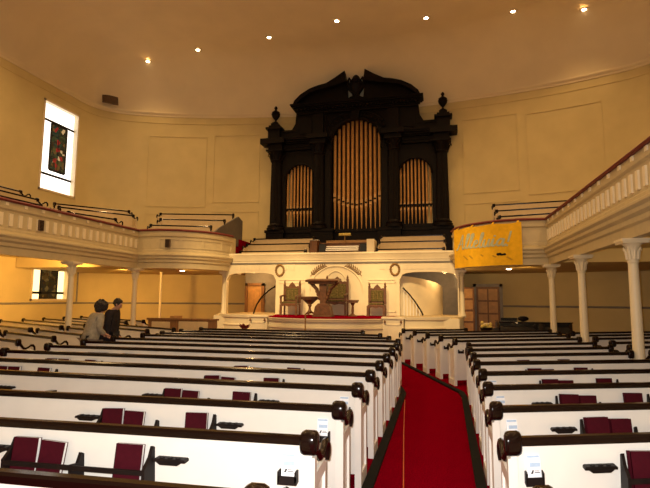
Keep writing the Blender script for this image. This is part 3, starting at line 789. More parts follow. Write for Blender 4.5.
for s in (1,-1):
    at = MB().box(*sorted((s*1.45,s*2.85)),-.1,.4,OZ(9.6),OZ(10.85))
    at.box(*sorted((s*1.55,s*2.05)),-.28,-.1,OZ(9.64),OZ(10.7)); at.box(*sorted((s*2.15,s*2.75)),-.15,-.1,OZ(9.8),OZ(10.6))
    part('attic', at, ang=20)
cn = corn(-2.9, 2.9, OZ(10.75), [(0,.10,0),(.10,.14,.05),(.14,.26,.02),(.26,.32,.12),(.32,.40,.22),(.40,.46,.28)], -.2)
for k in range(34): cn.box(-2.85+k*.17,-2.76+k*.17,-.36,-.2,OZ(10.9),OZ(10.99))
part('main_cornice', cn, ang=20)
# broken segmental pediment
for s in (1,-1):
    top = [(3.05,11.2),(2.95,11.40),(2.65,11.68),(2.2,11.93),(1.8,12.05),(1.38,12.13),(.95,12.36),(.48,12.66)]
    low = [(.44,12.32),(.40,12.12),(.95,11.98),(1.4,11.9),(1.85,11.82),(2.25,11.70),(2.6,11.48),(2.85,11.24),(2.9,11.2)]
    pts = [(s*x, OZ(z)) for x, z in top+low]
    part('pediment_half', MB().prism(pts, 'y', -.45, .1), ang=25)
    fill = [(s*x, OZ(z)) for x, z in [(2.9,11.2),(2.85,11.26),(2.6,11.5),(2.25,11.72),(1.85,11.84),(1.4,11.92),(.95,12.07),(.42,12.2),(.36,11.2)]]
    part('tympanum', MB().prism(fill, 'y', -.12, .1), ang=20)
ct = MB().box(-.42,.42,-.3,.4,OZ(11.2),OZ(11.35)).lathe([(.34,0),(.34,.08),(.16,.16),(.2,.3),(.36,.55),(.38,.7),(.2,.8),(.14,.86)], (0,0,OZ(11.35)), 14)
ct.ball((0,0,OZ(12.35)),.20,.2,.24,10,8)
for s in (1,-1):
    ct.tube([(0,-.1,OZ(11.6)),(s*.3,-.1,OZ(11.9)),(s*.42,-.08,OZ(12.2)),(s*.32,-.05,OZ(12.42)),(s*.22,-.05,OZ(12.3))],[.12,.11,.09,.07,.04],8)
    for k in range(4): ct.ball((s*(.12+.09*k),-.1,OZ(12.3-.1*k)),.1,.08,.1,8,6)
part('cartouche', ct, ang=60)
# pipes
def pipe(x, y, zb, zm, zt, r, fr=1):
    mb = MB()
    mb.lathe([(r*.25,OZ(zb)),(r*.98,OZ(zm)-.03),(r,OZ(zm)),(r,OZ(zt)-.02),(r*.97,OZ(zt))], (x,y,0), 12)
    o = part('pipe', mb, M['pipe'], ang=50)
    # mouth: raised bands with dark slot
    mt = MB().box(x-r*.62,x+r*.62,y-r*1.04,y-r*.5,OZ(zm)+.05,OZ(zm)+.12)
    obj('mouth', mt, M['organ'], o)
    obj('lower_lip', MB().box(x-r*.80,x+r*.80,y-r*1.08,y-r*.4,OZ(zm)-.10,OZ(zm)+.03), M['lip'], o)
    obj('upper_lip', MB().box(x-r*.75,x+r*.75,y-r*1.06,y-r*.4,OZ(zm)+.13,OZ(zm)+.30), M['lip'], o)
n = 11
for i in range(n):
    u = -1.08+2.16*i/(n-1); a = abs(u)/1.08
    pipe(u, .30, 5.1, 6.18+.38*a**1.5, 9.22+1.2*math.sqrt(max(.03,1-(u/1.2)**2))-.02, .070 if i % 2 else .075)
for s in (1,-1):
    for i in range(9):
        u = s*(2.07+1.36*i/8); a = abs(u-s*2.75)/.68
        pipe(u, .24, 5.27, 6.0, 7.58+.75*math.sqrt(max(.03,1-((u-s*2.75)/.76)**2)), .050)
    part('pipe_rail', MB().box(*sorted((s*1.98,s*3.52)), .16,.20,OZ(6.12),OZ(6.19)), M['organ'])
part('pipe_rail', MB().box(-1.2,1.2,.36,.40,OZ(6.9),OZ(6.97)), M['organ'])

# organ console with lamp
t = thing('organ_console', 'brown organ console behind the choir parapet', 'organ console', (XC,19.2,3.2))
obj('console_body', MB().box(-1.2,1.2,.05,.5,0,.82).box(-1.24,1.24,.0,.55,.82,.87), M['carved'], t, bevel=.01)
obj('side_cheek', MB().box(-1.3,-1.0,-.3,.5,0,.95), M['carved'], t, bevel=.01); obj('side_cheek', MB().box(1.0,1.3,-.3,.5,0,.95), M['cream'], t, bevel=.01)
ks = MB()
for k in range(3): ks.box(-.65,.65,-.28+.09*k,-.12+.09*k,.52+.08*k,.56+.08*k)
obj('keyboard', ks, M['paper'], t)
obj('music_desk', MB().box(-.75,1.1,.3,.34,.87,.98).box(-.75,1.1,.28,.36,.96,.99), M['tan'], t)
obj('stop_panel', MB().box(-.95,-.7,-.1,.1,.5,.8), M['black'], t); obj('stop_panel', MB().box(.7,.95,-.1,.1,.5,.8), M['black'], t)
t = thing('console_lamp', 'small brass reading lamp with pale shade on top of the organ console', 'lamp', (XC+.05,19.34,4.072))
obj('lamp_stand', MB().lathe([(.09,0),(.09,.02),(.02,.04),(.014,.30)], n=10), M['bronze'], t)
obj('lamp_shade', MB().tube([(-.24,0,.34),(.24,0,.34)], .055, 10), M['yellowstuff'], t)
t = thing('console_sheet', 'white sheet of paper lying on the left of the organ console', 'paper', (XC-1.1,19.0,4.151))
obj('sheet', MB().box(-.16,.16,-.12,.12,0,.01), M['paper'], t)
# ------------------------------------------------------------------ pulpit furniture on the platform
ZP = 1.225
def gothic_chair(x, y, w, h, label, arms=True, rz=0):
    t = thing('pulpit_chair', label, 'chair', (x,y,ZP), rz, 'carved chairs on the platform')
    hw = w/2; d = .25; sz = .40*h/1.1
    st = MB().box(-hw,hw,-d,d,sz-.07,sz-.01); obj('seat_frame', st, M['carved'], t, bevel=.008)
    obj('seat_cushion', MB().box(-hw+.03,hw-.03,-d+.02,d-.05,sz-.01,sz+.05), M['uphol'], t, bevel=.02)
    for sx in (-1,1):
        lg = MB().box(sx*hw-.035,sx*hw+.035,-d-.01,-d+.06,0,sz-.05); lg.box(sx*hw-.045,sx*hw+.045,-d-.02,-d+.07,0,.05)
        obj('leg', lg, M['carved'], t, bevel=.006)
        obj('leg', MB().box(sx*hw-.03,sx*hw+.03,d-.06,d,0,sz-.02), M['carved'], t, bevel=.006)
        ps = MB().box(sx*hw-.04,sx*hw+.04,d-.06,d+.01,sz,h*.92)
        ps.lathe([(.05,0),(.055,.02),(.03,.05),(.04,.09),(.008,.17)], (sx*hw,d-.025,h*.92-.01), 8)
        obj('back_post', ps, M['carved'], t, bevel=.004)
        if arms:
            am = MB().tube([(sx*hw,d-.05,sz+.27),(sx*hw,-.02,sz+.26),(sx*hw,-d-.02,sz+.24),(sx*hw,-d-.05,sz+.19)],[.03,.03,.036,.03],8)
            am.box(sx*hw-.03,sx*hw+.03,-d,-d+.06,sz-.03,sz+.22)
            obj('armrest', am, M['carved'], t)
    bk = MB().box(-hw,hw,d-.045,d-.01,sz+.02,sz+.12).box(-hw,-hw+.07,d-.045,d-.01,sz,h*.86).box(hw-.07,hw,d-.045,d-.01,sz,h*.86)
    cr = [(-hw,h*.80),(hw,h*.80),(hw,h*.86),(hw*.72,h*.88),(hw*.5,h*.86),(hw*.3,h*.93),(0,h*1.0),(-hw*.3,h*.93),(-hw*.5,h*.86),(-hw*.72,h*.88),(-hw,h*.86)]
    bk.prism(cr, 'y', d-.05, d-.005)
    obj('back_frame', bk, M['carved'], t)
    obj('back_cushion', MB().box(-hw+.06,hw-.06,d-.07,d-.02,sz+.1,h*.81), M['uphol'], t, bevel=.02)
    bt = MB()
    for i in range(3):
        for j in range(4): bt.ball((-hw*.5+i*hw*.5, d-.072, sz+.2+j*(h*.81-sz-.3)/3), .018,.012,.018,6,4)
    obj('cushion_buttons', bt, M['gold'], t)
    obj('apron', MB().prism([(-hw+.03,sz-.07),(hw-.03,sz-.07),(hw-.03,sz-.12),(hw*.4,sz-.09),(0,sz-.13),(-hw*.4,sz-.09),(-hw+.03,sz-.12)], 'y', -d+.005, -d+.03), M['carved'], t)
    return t
gothic_chair(-5.27, 17.2, .58, 1.20, 'carved armchair with green upholstered back, left of the pulpit')
gothic_chair(-3.60, 17.3, .76, 1.40, 'largest carved high-back chair, directly behind the pulpit')
gothic_chair(-2.14, 17.25, .56, 1.12, 'armless carved chair with green seat, at the right of the platform', arms=False)
# pulpit: slanted top on a carved bracketed shaft
t = thing('pulpit', 'carved wooden pulpit with broad slanted top at the middle of the platform', 'pulpit', (-3.74,15.95,ZP))
obj('base', MB().box(-.32,.32,-.27,.27,0,.06).prism([(-.30,.06),(.30,.06),(.24,.34),(.14,.44),(-.14,.44),(-.24,.34)], 'y', -.22, .22), M['carved'], t, bevel=.01)
obj('shaft', MB().prism([(-.10,.40),(.10,.40),(.13,1.1),(-.13,1.1)], 'y', -.12, .12), M['carved'], t, bevel=.015)
for s in (-1, 1):
    br = MB()
    for yy in (-.10, .10):
        br.tube([(s*.10,yy,.55),(s*.16,yy,.72),(s*.24,yy,.92),(s*.40,yy,1.08),(s*.50,yy,1.14)],[.035,.04,.04,.045,.04],8)
    for k in range(4): br.ball((s*(.13+.045*k), -.11, .62+.11*k), .045,.04,.05,8,6)
    obj('bracket', br, M['carved'], t)
obj('reading_top', MB().prism([(-.27,1.14),(.27,1.20),(.29,1.245),(.29,1.27),(-.30,1.21),(-.30,1.17)], 'x', -.56, .54), M['carved'], t, bevel=.008)
obj('top_moulding', MB().box(-.46,.44,-.22,.22,1.08,1.15), M['carved'], t, bevel=.015)
# small tables
t = thing('pulpit_table', 'small carved pedestal table between the left armchair and the pulpit', 'table', (-4.42,16.75,ZP))
obj('tabletop', MB().box(-.32,.32,-.24,.24,.62,.67).box(-.28,.28,-.2,.2,.56,.62), M['carved'], t, bevel=.01)
obj('pedestal', MB().lathe([(.05,.08),(.09,.14),(.05,.2),(.04,.3),(.075,.36),(.05,.42),(.09,.5),(.16,.56)], n=12), M['carved'], t)
obj('apron_brackets', MB().prism([(-.26,.56),(.26,.56),(.08,.40),(-.08,.40)], 'y', -.02, .02), M['carved'], t)
for k in range(3):
    w = 2*PI*k/3+.5; c, s = math.cos(w), math.sin(w)
    obj('foot', MB().tube([(c*.04,s*.04,.13),(c*.14,s*.14,.09),(c*.24,s*.24,.025)],[.035,.03,.025],8), M['carved'], t)
t = thing('flower_stand', 'small dark pedestal stand between the largest chair and the armless chair', 'stand', (-2.90,16.75,ZP))
obj('stand_top', MB().box(-.19,.19,-.17,.17,.52,.56).prism([(-.15,.46),(.15,.46),(.19,.52),(-.19,.52)], 'y', -.15, .15), M['carved'], t, bevel=.008)
obj('pedestal', MB().lathe([(.16,0),(.16,.03),(.08,.06),(.04,.10),(.05,.22),(.04,.36),(.07,.43),(.10,.47)], n=12), M['carved'], t)
# things before the platform
t = thing('candle_stand', 'thin brass pole stand before the platform, below the small table', 'stand', (-4.03,14.75,0))
obj('stand_base', MB().lathe([(.18,0),(.18,.03),(.06,.07),(.03,.12)], n=14), M['bronze'], t)
obj('stand_pole', MB().lathe([(.03,.1),(.05,.80),(.045,.84),(.022,.90),(.022,1.30),(.03,1.32),(.02,1.37)], n=10), M['bronze'], t)
t = thing('potted_plant', 'small dark red potted plant left of the platform front, behind the pews', 'plant', (-5.95,14.55,-.0))
obj('plant_table', MB().lathe([(.22,0),(.22,.03),(.04,.06),(.035,.60),(.2,.63),(.2,.66)], n=14), M['doorwood'], t)
obj('pot', MB().lathe([(.09,.66),(.12,.80),(.13,.80),(.13,.83),(.09,.83)], n=12), M['rack'], t)
lf = MB()
for k in range(16):
    w = 2*PI*k/16*2.4; r = .14+.08*random.random(); z = .92+.12*random.random(); c, s = math.cos(w), math.sin(w)
    p = Vector((c*.02,s*.02,.83)); q = Vector((c*r,s*r,z)); sd = Vector((-s,c,0))*.05; md = (p+q)/2+Vector((0,0,.05))
    lf.add([p, md+sd, q, md-sd], [(0,1,2),(0,2,3)])
obj('leaves', lf, M['leafred'], t, smooth=False)
t = thing('pew_screen', 'low brown wooden screen with pale panels at the front left, before the font', 'screen', (-8.4,15.0,0))
obj('screen_frame', MB().box(-1.2,1.3,.0,.06,0,1.08).box(-1.25,1.35,-.03,.09,1.08,1.14), M['doorwood'], t, bevel=.008)
obj('screen_panel', MB().box(-1.06,-.38,-.02,0,.5,1.02), M['gpew'], t, bevel=.006)
obj('screen_panel', MB().box(-.06,1.0,-.02,0,.5,1.04), M['gpew'], t, bevel=.006)
t = thing('baptismal_font', 'wooden bowl-topped font lit orange at the front left, before the wall', 'font', (-8.85,15.5,0))
obj('bowl', MB().lathe([(.10,.95),(.16,1.0),(.20,1.1),(.21,1.2),(.20,1.2),(.17,1.12)], n=18), M['tan'], t)
obj('stem', MB().lathe([(.19,0),(.19,.06),(.09,.14),(.07,.5),(.09,.85),(.12,.95)], n=14), M['doorwood'], t)
# grand piano, lid closed
t = thing('grand_piano', 'glossy black closed grand piano at the front right beyond the pews', 'piano', (2.9,17.2,0))
outl = [(-1.05,-.55),(-1.05,.62),(-.55,.66),(.1,.60),(.55,.38),(.85,.05),(1.1,-.2),(1.12,-.42),(1.0,-.55)]
outl = outl[::-1]
obj('case', MB().prism(outl, 'z', .78, 1.10), M['black'], t, bevel=.02)
obj('lid', MB().prism([(x*1.02, y*1.03) for x, y in outl], 'z', 1.10, 1.135), M['black'], t, bevel=.01)
obj('music_rack', MB().prism([(-.95,1.135),(-.45,1.135),(-.45,1.24),(-.95,1.24)], 'y', -.1, .0), M['black'], t)
for (x, y) in ((-.85,-.4),(-.85,.45),(.75,-.3)):
    obj('leg', MB().box(x-.07,x+.07,y-.07,y+.07,.08,.78).box(x-.09,x+.09,y-.09,y+.09,.0,.08), M['black'], t, bevel=.01)
obj('key_lid', MB().box(-1.28,-1.05,-.55,.6,.72,.92), M['black'], t, bevel=.015)
t = thing('cloth_bundle', 'small dark bundle lying on top of the black piano', 'bundle', (2.62,17.0,1.1355))
obj('bundle', MB().ball((0,0,.085),.17,.13,.085,12,8), M['rack'], t)
t = thing('flower_basket', 'dark basket of pale yellow blooms on a low stool left of the piano', 'basket', (1.42,16.35,0))
obj('stool', MB().box(-.22,.22,-.2,.2,.72,.76).box(-.2,-.15,-.18,-.13,0,.72).box(.15,.2,-.18,-.13,0,.72).box(-.2,-.15,.13,.18,0,.72).box(.15,.2,.13,.18,0,.72), M['rack'], t)
obj('basket', MB().lathe([(.13,.76),(.19,.95),(.20,.96),(.17,.95)], n=14), M['rack'], t)
fl = MB()
for k in range(14): fl.ball((random.uniform(-.15,.15),random.uniform(-.12,.12),random.uniform(.96,1.10)),.055,.055,.05,7,5)
obj('blooms', fl, M['yellowstuff'], t)
t = thing('storage_case', 'low dark case with cream top standing just left of the piano', 'case', (1.58,16.95,0))
obj('case_body', MB().box(-.25,-.0,-.25,.25,0,1.02), M['rack'], t, bevel=.02); obj('case_top', MB().box(-.26,.01,-.26,.26,1.02,1.06), M['cream'], t)

# ------------------------------------------------------------------ banner hung over the curved gallery front
full = smooth_path([(6.92,15.75)]+[(6.35,15.69)]+gal_half[1:], 12)
P = [Vector((XC+u, y)) for u, y in full]
S = [0]
for a, b in zip(P, P[1:]): S.append(S[-1]+(b-a).length)
def along(s):
    s = max(0, min(S[-1]-1e-4, s))
    for i in range(len(S)-1):
        if S[i] <= s <= S[i+1]:
            d = (P[i+1]-P[i]).normalized(); p = P[i]+(P[i+1]-P[i])*((s-S[i])/(S[i+1]-S[i])); return p, Vector((-d.y, d.x))
# right edge (from the camera) at u ~ 6.35, left edge at u ~ 4.3
s_r = min(range(len(P)), key=lambda i: abs(P[i].x-2.48)+ (0 if P[i].y < 16.4 else 9)); s_r = S[s_r]; s_l = S[-1]-.92
ZT, ZB = 4.15, 2.86
def ban(a, h, off):
    """a 0..1 from the left edge seen by the camera, h 0..1 from the bottom"""
    s = s_l+(s_r-s_l)*a; p, nrm = along(s)
    w = .20+.012*math.sin(a*23+h*2)*(1-.3*h)+off
    q = p+nrm*w
    return (q.x, q.y, ZB+(ZT-ZB)*h-.03*math.sin(a*PI*3)**2*h)
bt = thing('banner', 'yellow cloth banner lettered in pale blue, hung over the right gallery front', 'banner', (0,0,0))
mb = MB(); na, nh = 48, 16; vs = []; fs = []
for off in (0, -.008):
    for i in range(na+1):
        for j in range(nh+1): vs.append(ban(i/na, j/nh, off))
W = nh+1; H = (na+1)*W
for i in range(na):
    for j in range(nh):
        o = i*W+j; fs.append((o,o+W,o+W+1,o+1)); fs.append((H+o,H+o+1,H+o+W+1,H+o+W))
for i in range(na):
    for j in (0, nh):
        o = i*W+j; fs.append((o,H+o,H+o+W,o+W))
for j in range(nh):
    for i in (0, na):
        o = i*W+j; fs.append((o,o+1,H+o+1,H+o))
obj('cloth', mb.add(vs, fs), M['banner'], bt)
L_ = abs(s_l-s_r)
for a in (.04, .35, .66, .96):
    lo = [ban(a-.012,.985,.004), ban(a+.012,.985,.004), ban(a+.012,1.0,.004), ban(a-.012,1.0,.004)]
    p_, n_ = along(s_l+(s_r-s_l)*a); tp = [(p_.x+n_.x*.06+q*(-n_.y), p_.y+n_.y*.06+q*n_.x, 4.225) for q in (.03,-.03)]
    obj('hanging_loop', MB().add(lo[:2]+[(x_, y_, z_+.0) for x_, y_, z_ in tp]+[ban(a-.012,.985,-.012), ban(a+.012,.985,-.012)]+[(x_, y_, z_-.012) for x_, y_, z_ in tp],
        [(0,1,2,3),(4,7,6,5),(0,4,5,1),(2,6,7,3),(1,5,6,2),(3,7,4,0)]), M['banner'], bt)
# script lettering drawn stroke by stroke: each glyph is a list of polylines in a unit box (x, y)
def arcp(cx, cy, rx, ry, a0, a1, n=12): return [(cx+rx*math.cos(math.radians(a0+(a1-a0)*i/n)), cy+ry*math.sin(math.radians(a0+(a1-a0)*i/n))) for i in range(n+1)]
G = {
 'A': (.80, [[(.0,.02),(.12,.05),(.30,.45),(.52,1.0),(.56,.5),(.62,.06),(.74,.05)], [(.18,.36),(.60,.40)]]),
 'l': (.30, [[(.0,.08),(.12,.35),(.24,.85),(.20,1.0),(.12,.9),(.09,.4),(.12,.08),(.22,.02),(.32,.12)]]),
 'e': (.38, [[(.0,.10),(.12,.25),(.28,.36),(.26,.50),(.14,.50),(.06,.28),(.12,.05),(.26,.03),(.38,.14)]]),
 'u': (.50, [[(.0,.2),(.08,.48),(.08,.12),(.18,.02),(.30,.15),(.36,.48),(.34,.10),(.42,.02),(.52,.12)]]),
 'i': (.26, [[(.0,.15),(.09,.48),(.08,.10),(.16,.02),(.26,.12)], [(.12,.66),(.13,.70)]]),
 'a': (.50, [[(.36,.42),(.22,.50),(.08,.34),(.06,.14),(.16,.02),(.30,.16),(.37,.48),(.36,.10),(.42,.02),(.52,.12)]]),
 '!': (.26, [[(.16,.95),(.11,.30)], [(.09,.06),(.09,.02)]]),
}
word = 'Alleluia!'
tot = sum(G[c][0] for c in word); x = 0
SC = .66/tot*1.0
for c in word:
    mb = MB()
    for pl in G[c][1]:
        pl = smooth_path(pl, 4) if len(pl) > 2 else pl
        for (p, q) in zip(pl, pl[1:]):
            d = Vector((q[0]-p[0], q[1]-p[1]));
            if d.length < 1e-6: continue
            d.normalize(); wv = .030+.022*abs(d.y); nn = Vector((-d.y, d.x))*wv; e = d*.03
            quad = [(p[0]-nn.x-e.x,p[1]-nn.y-e.y),(q[0]-nn.x+e.x,q[1]-nn.y+e.y),(q[0]+nn.x+e.x,q[1]+nn.y+e.y),(p[0]+nn.x-e.x,p[1]+nn.y-e.y)]
            V = []
            for off in (.004, .012):
                for (gx, gy) in quad:
                    a = .07+(x+gx+.18*gy)*SC*1.2; h = .46+gy*.36
                    V.append(ban(a, h, off))
            mb.add(V, [(3,2,1,0),(4,5,6,7),(0,1,5,4),(1,2,6,5),(2,3,7,6),(3,0,4,7)])
    if c in '!i':
        d0 = mb; k0 = 8*(len(G['!'][1][0])-1)
        k0 = len(d0.v)-8; dot = MB(); dot.v = d0.v[k0:]; dot.f = [tuple(i-k0 for i in f) for f in d0.f if min(f) >= k0]
        obj('letter', dot, M['letter'], bt, smooth=False); mb = MB(); mb.v = d0.v[:k0]; mb.f = [f for f in d0.f if max(f) < k0]
    obj('letter', mb, M['letter'], bt, smooth=False)
    x += G[c][0]
# small dark emblem and faint sprigs below the word
mb = MB()
for (ex, ey, rx, ry) in ((.725,.265,.022,.030),(.765,.255,.026,.024),(.795,.262,.020,.026),(.745,.285,.016,.016)):
    ring = [(ex+rx*math.cos(k*PI/5), ey+ry*math.sin(k*PI/5)) for k in range(10)]
    V = [ban(a, h, .006) for a, h in ring]+[ban(a, h, .012) for a, h in ring]
    mb.add(V, [tuple(range(10)), tuple(range(10,20))]+[(k,(k+1) % 10,10+(k+1) % 10,10+k) for k in range(10)])
obj('emblem', mb, M['rack'], bt, smooth=False)
mb = MB()
for (pa, pb) in (((.22,.30),(.30,.18)),((.33,.28),(.38,.20)),((.50,.29),(.54,.24)),((.82,.20),(.88,.12)),((.66,.24),(.70,.20))):
    d = Vector((pb[0]-pa[0], pb[1]-pa[1])).normalized(); nn = Vector((-d.y,d.x))*.012
    quad = [(pa[0]-nn.x,pa[1]-nn.y),(pb[0]-nn.x,pb[1]-nn.y),(pb[0]+nn.x,pb[1]+nn.y),(pa[0]+nn.x,pa[1]+nn.y)]
    V = [ban(a,h,.004) for a,h in quad]+[ban(a,h,.010) for a,h in quad]
    mb.add(V, [(3,2,1,0),(4,5,6,7),(0,1,5,4),(1,2,6,5),(2,3,7,6),(3,0,4,7)])
obj('sprigs', mb, M['sprig'], bt, smooth=False)

# ------------------------------------------------------------------ people
def skinned(name, joints, edges, rad, m, parent=None, root=None, levels=2):
    idx = {k: i for i, k in enumerate(joints)}
    me = bpy.data.meshes.new(name); me.from_pydata([joints[k] for k in joints], [(idx[a], idx[b]) for a, b in edges], [])
    o = link(name, me, parent); me.materials.append(m)
    sk = o.modifiers.new('skin', 'SKIN'); sk.use_smooth_shade = True
    for k, i in idx.items():
        r = rad[k]; r = r if isinstance(r, tuple) else (r, r)
        me.skin_vertices[0].data[i].radius = r; me.skin_vertices[0].data[i].use_root = (k == root)
    sb = o.modifiers.new('subdivision', 'SUBSURF'); sb.levels = levels; sb.render_levels = levels
    return o
def person(name_label, x, y, rz, H, coat, hairlong, lean, look_down, seed, bk=1, reach=1):
    """faces local +y; H standing height"""
    s = H/1.75
    t = thing('person', name_label, 'person', (x,y,0), rz, 'two people in the left aisle')
    v = lambda a,b,c: Vector((a*s,b*s,c*s))
    L = lean
    def up(b, c):                                     # bend the trunk forward from the hips
        dz = c-.95; return (b+math.sin(L)*dz, .95+math.cos(L)*dz)
    def T(a, b, c): y_, z_ = up(b, c); return v(a, y_, z_)
    J = {'pelvis': v(0,0,.95), 'waist': T(0,.0,1.10), 'chest': T(0,.01,1.32), 'neck0': T(0,.0,1.47), 'neck1': T(0,.02,1.50)}
    E = [('pelvis','waist'),('waist','chest'),('chest','neck0'),('neck0','neck1')]
    Rr = {'pelvis':(.15*s,.11*s),'waist':(.13*s,.10*s),'chest':(.155*s,.11*s),'neck0':(.08*s,.07*s),'neck1':.055*s}
    for sd, sx in (('l',-1),('r',1)):
        J.update({sd+'hip': v(sx*.09,0,.90), sd+'knee': v(sx*.10,.02,.50), sd+'ank': v(sx*.10,-.02,.09), sd+'toe': v(sx*.11,.15,.035)})
        E += [('pelvis',sd+'hip'),(sd+'hip',sd+'knee'),(sd+'knee',sd+'ank'),(sd+'ank',sd+'toe')]
        Rr.update({sd+'hip':.095*s, sd+'knee':.06*s, sd+'ank':.042*s, sd+'toe':.035*s})
        sh = T(sx*.17,.0,1.43); el = T(sx*.23,.03,1.14); wr = T(sx*.18,.22,1.02) if reach else T(sx*.22,.06,.90)
        J.update({sd+'sho': sh, sd+'elb': el, sd+'wri': wr, sd+'palm': wr+v(-sx*.01,.07,-.03)})
        E += [('chest',sd+'sho'),(sd+'sho',sd+'elb'),(sd+'elb',sd+'wri'),(sd+'wri',sd+'palm')]
        Rr.update({sd+'sho':.068*s, sd+'elb':.045*s, sd+'wri':.030*s, sd+'palm':(.038*s,.018*s)})
        for f, (dx, ln) in enumerate(((-.030,.065),(-.010,.078),(.010,.074),(.029,.055))):
            b0 = J[sd+'palm']; k1 = b0+v(dx,.030,-.008); k2 = b0+v(dx*1.1,.03+ln*.55,-.03); k3 = b0+v(dx*1.1,.03+ln*.8,-.062)
            for q, kk in zip('abc', (k1,k2,k3)): J['%sf%d%s' % (sd,f,q)] = kk; Rr['%sf%d%s' % (sd,f,q)] = (.0095 if q != 'c' else .008)*s
            E += [(sd+'palm','%sf%da' % (sd,f)),('%sf%da' % (sd,f),'%sf%db' % (sd,f)),('%sf%db' % (sd,f),'%sf%dc' % (sd,f))]
        b0 = J[sd+'wri']; k1 = b0+v(-sx*.038,.045,-.02); k2 = b0+v(-sx*.052,.085,-.045)
        J[sd+'th1'] = k1; J[sd+'th2'] = k2; Rr[sd+'th1'] = .012*s; Rr[sd+'th2'] = .0095*s
        E += [(sd+'wri',sd+'th1'),(sd+'th1',sd+'th2')]
    # head: chain from the neck through skull, flattened to a face
    nk = J['neck1']; a = L*.6+look_down; c_, s_ = math.cos(a), math.sin(a)
    def Hd(px, py, pz): return nk+v(px, py*c_+pz*s_, -py*s_+pz*c_)
    J['jaw'] = Hd(0,.035,.075); J['skull'] = Hd(0,.015,.155); J['crown'] = Hd(0,.0,.205)
    Rr['jaw'] = (.058*s,.062*s); Rr['skull'] = (.075*s,.090*s); Rr['crown'] = (.055*s,.065*s)
    E += [('neck1','jaw'),('jaw','skull'),('skull','crown')]
    skinned('body', J, E, Rr, M['skin'], t, 'pelvis')
    # face details
    fc = MB()
    fc.add([Hd(-.014,.100,.105),Hd(.014,.100,.105),Hd(0,.132,.108),Hd(-.008,.104,.155),Hd(.008,.104,.155)],[(0,2,3),(1,4,2),(3,2,4),(0,1,2)])
    obj('nose', fc, M['skin'], t, ang=80)
    ey = MB()
    for sx in (-1,1): ey.ball(Hd(sx*.030,.090,.150),.012,.010,.008,8,6)
    obj('eyes', ey, M['ink'], t)
    mo = MB().tube([Hd(-.024,.092,.068),Hd(0,.102,.066),Hd(.024,.092,.068)],.006,6); obj('mouth', mo, M['leafred'], t)
    er = MB()
    for sx in (-1,1): er.ball(Hd(sx*.080,.005,.13),.012,.022,.032,8,6)
    obj('ears', er, M['skin'], t)
    rnd = random.Random(seed); hr_ = MB()
    if hairlong:
        hr_.ball(Hd(0,-.03,.155),.135*s,.135*s,.135*s,18,12); hr_.ball(Hd(0,-.06,.07),.105*s,.085*s,.10*s,14,10)
        for k in range(60):
            w = rnd.uniform(0,2*PI); z = rnd.uniform(-.08,.11); r = .125*math.sqrt(max(.05,1-(z/.135)**2))
            py = r*math.sin(w)-.035
            if py > .06 and z < .04: continue
            hr_.ball(Hd(r*math.cos(w), py, .155+z), .032,.032,.032,7,5)
    else:
        hr_.ball(Hd(0,-.030,.165),.094*s,.100*s,.098*s,16,10)
        for k in range(30):
            w = rnd.uniform(PI*.95,2.05*PI); z = rnd.uniform(-.06,.07)
            hr_.ball(Hd(.078*math.cos(w),.085*math.sin(w)-.01,.165+z),.024,.024,.024,6,5)
    obj('hair', hr_, M['hair'], t, ang=80)
    # clothing
    cj = {k: J[k] for k in ('waist','chest','neck0','lsho','rsho','lelb','relb','lwri','rwri')}
    cj['hem'] = v(0,0,.70); cj['hip'] = v(0,-.01,.92)
    ce = [('hem','hip'),('hip','waist'),('waist','chest'),('chest','neck0'),('chest','lsho'),('chest','rsho'),('lsho','lelb'),('rsho','relb'),('lelb','lwri'),('relb','rwri')]
    cr = {'hem':(bk*.18*s,bk*.14*s),'hip':(bk*.185*s,bk*.14*s),'waist':(bk*.165*s,bk*.13*s),'chest':(bk*.185*s,bk*.145*s),'neck0':(.10*s,.09*s),'lsho':.095*s,'rsho':.095*s,'lelb':.070*s,'relb':.070*s,'lwri':.048*s,'rwri':.048*s}
    skinned('jacket', cj, ce, cr, coat, t, 'waist')
    tj = {'p': v(0,0,.93)}; te = []; tr = {'p':(.165*s,.125*s)}
    for sd in ('l','r'):
        for k in ('hip','knee','ank'): tj[sd+k] = J[sd+k]
        te += [('p',sd+'hip'),(sd+'hip',sd+'knee'),(sd+'knee',sd+'ank')]
        tr.update({sd+'hip':.11*s,sd+'knee':.078*s,sd+'ank':.062*s})
    skinned('trousers', tj, te, tr, M['trouser'], t, 'p')
    for sd, sx in (('l',-1),('r',1)):
        c0 = J[sd+'ank']
        sh_ = MB().ball((c0.x, c0.y+.07*s, .045),.052*s,.15*s,.045,14,8).box(c0.x-.045*s,c0.x+.045*s,c0.y-.07*s,c0.y+.16*s,0,.02)
        obj('shoe', sh_, M['shoe'], t)
    return t
person('person in a grey-beige jacket with bushy dark hair, standing with back turned', -7.42, 9.42, math.radians(-30), 1.74, M['jacket'], True, .26, .35, 3, 1.4)
person('person in a dark jacket looking down, standing right of the grey-jacketed one', -7.50, 10.15, math.radians(-80), 1.80, M['darkcoat'], False, .14, .5, 5, 1.1, 0)

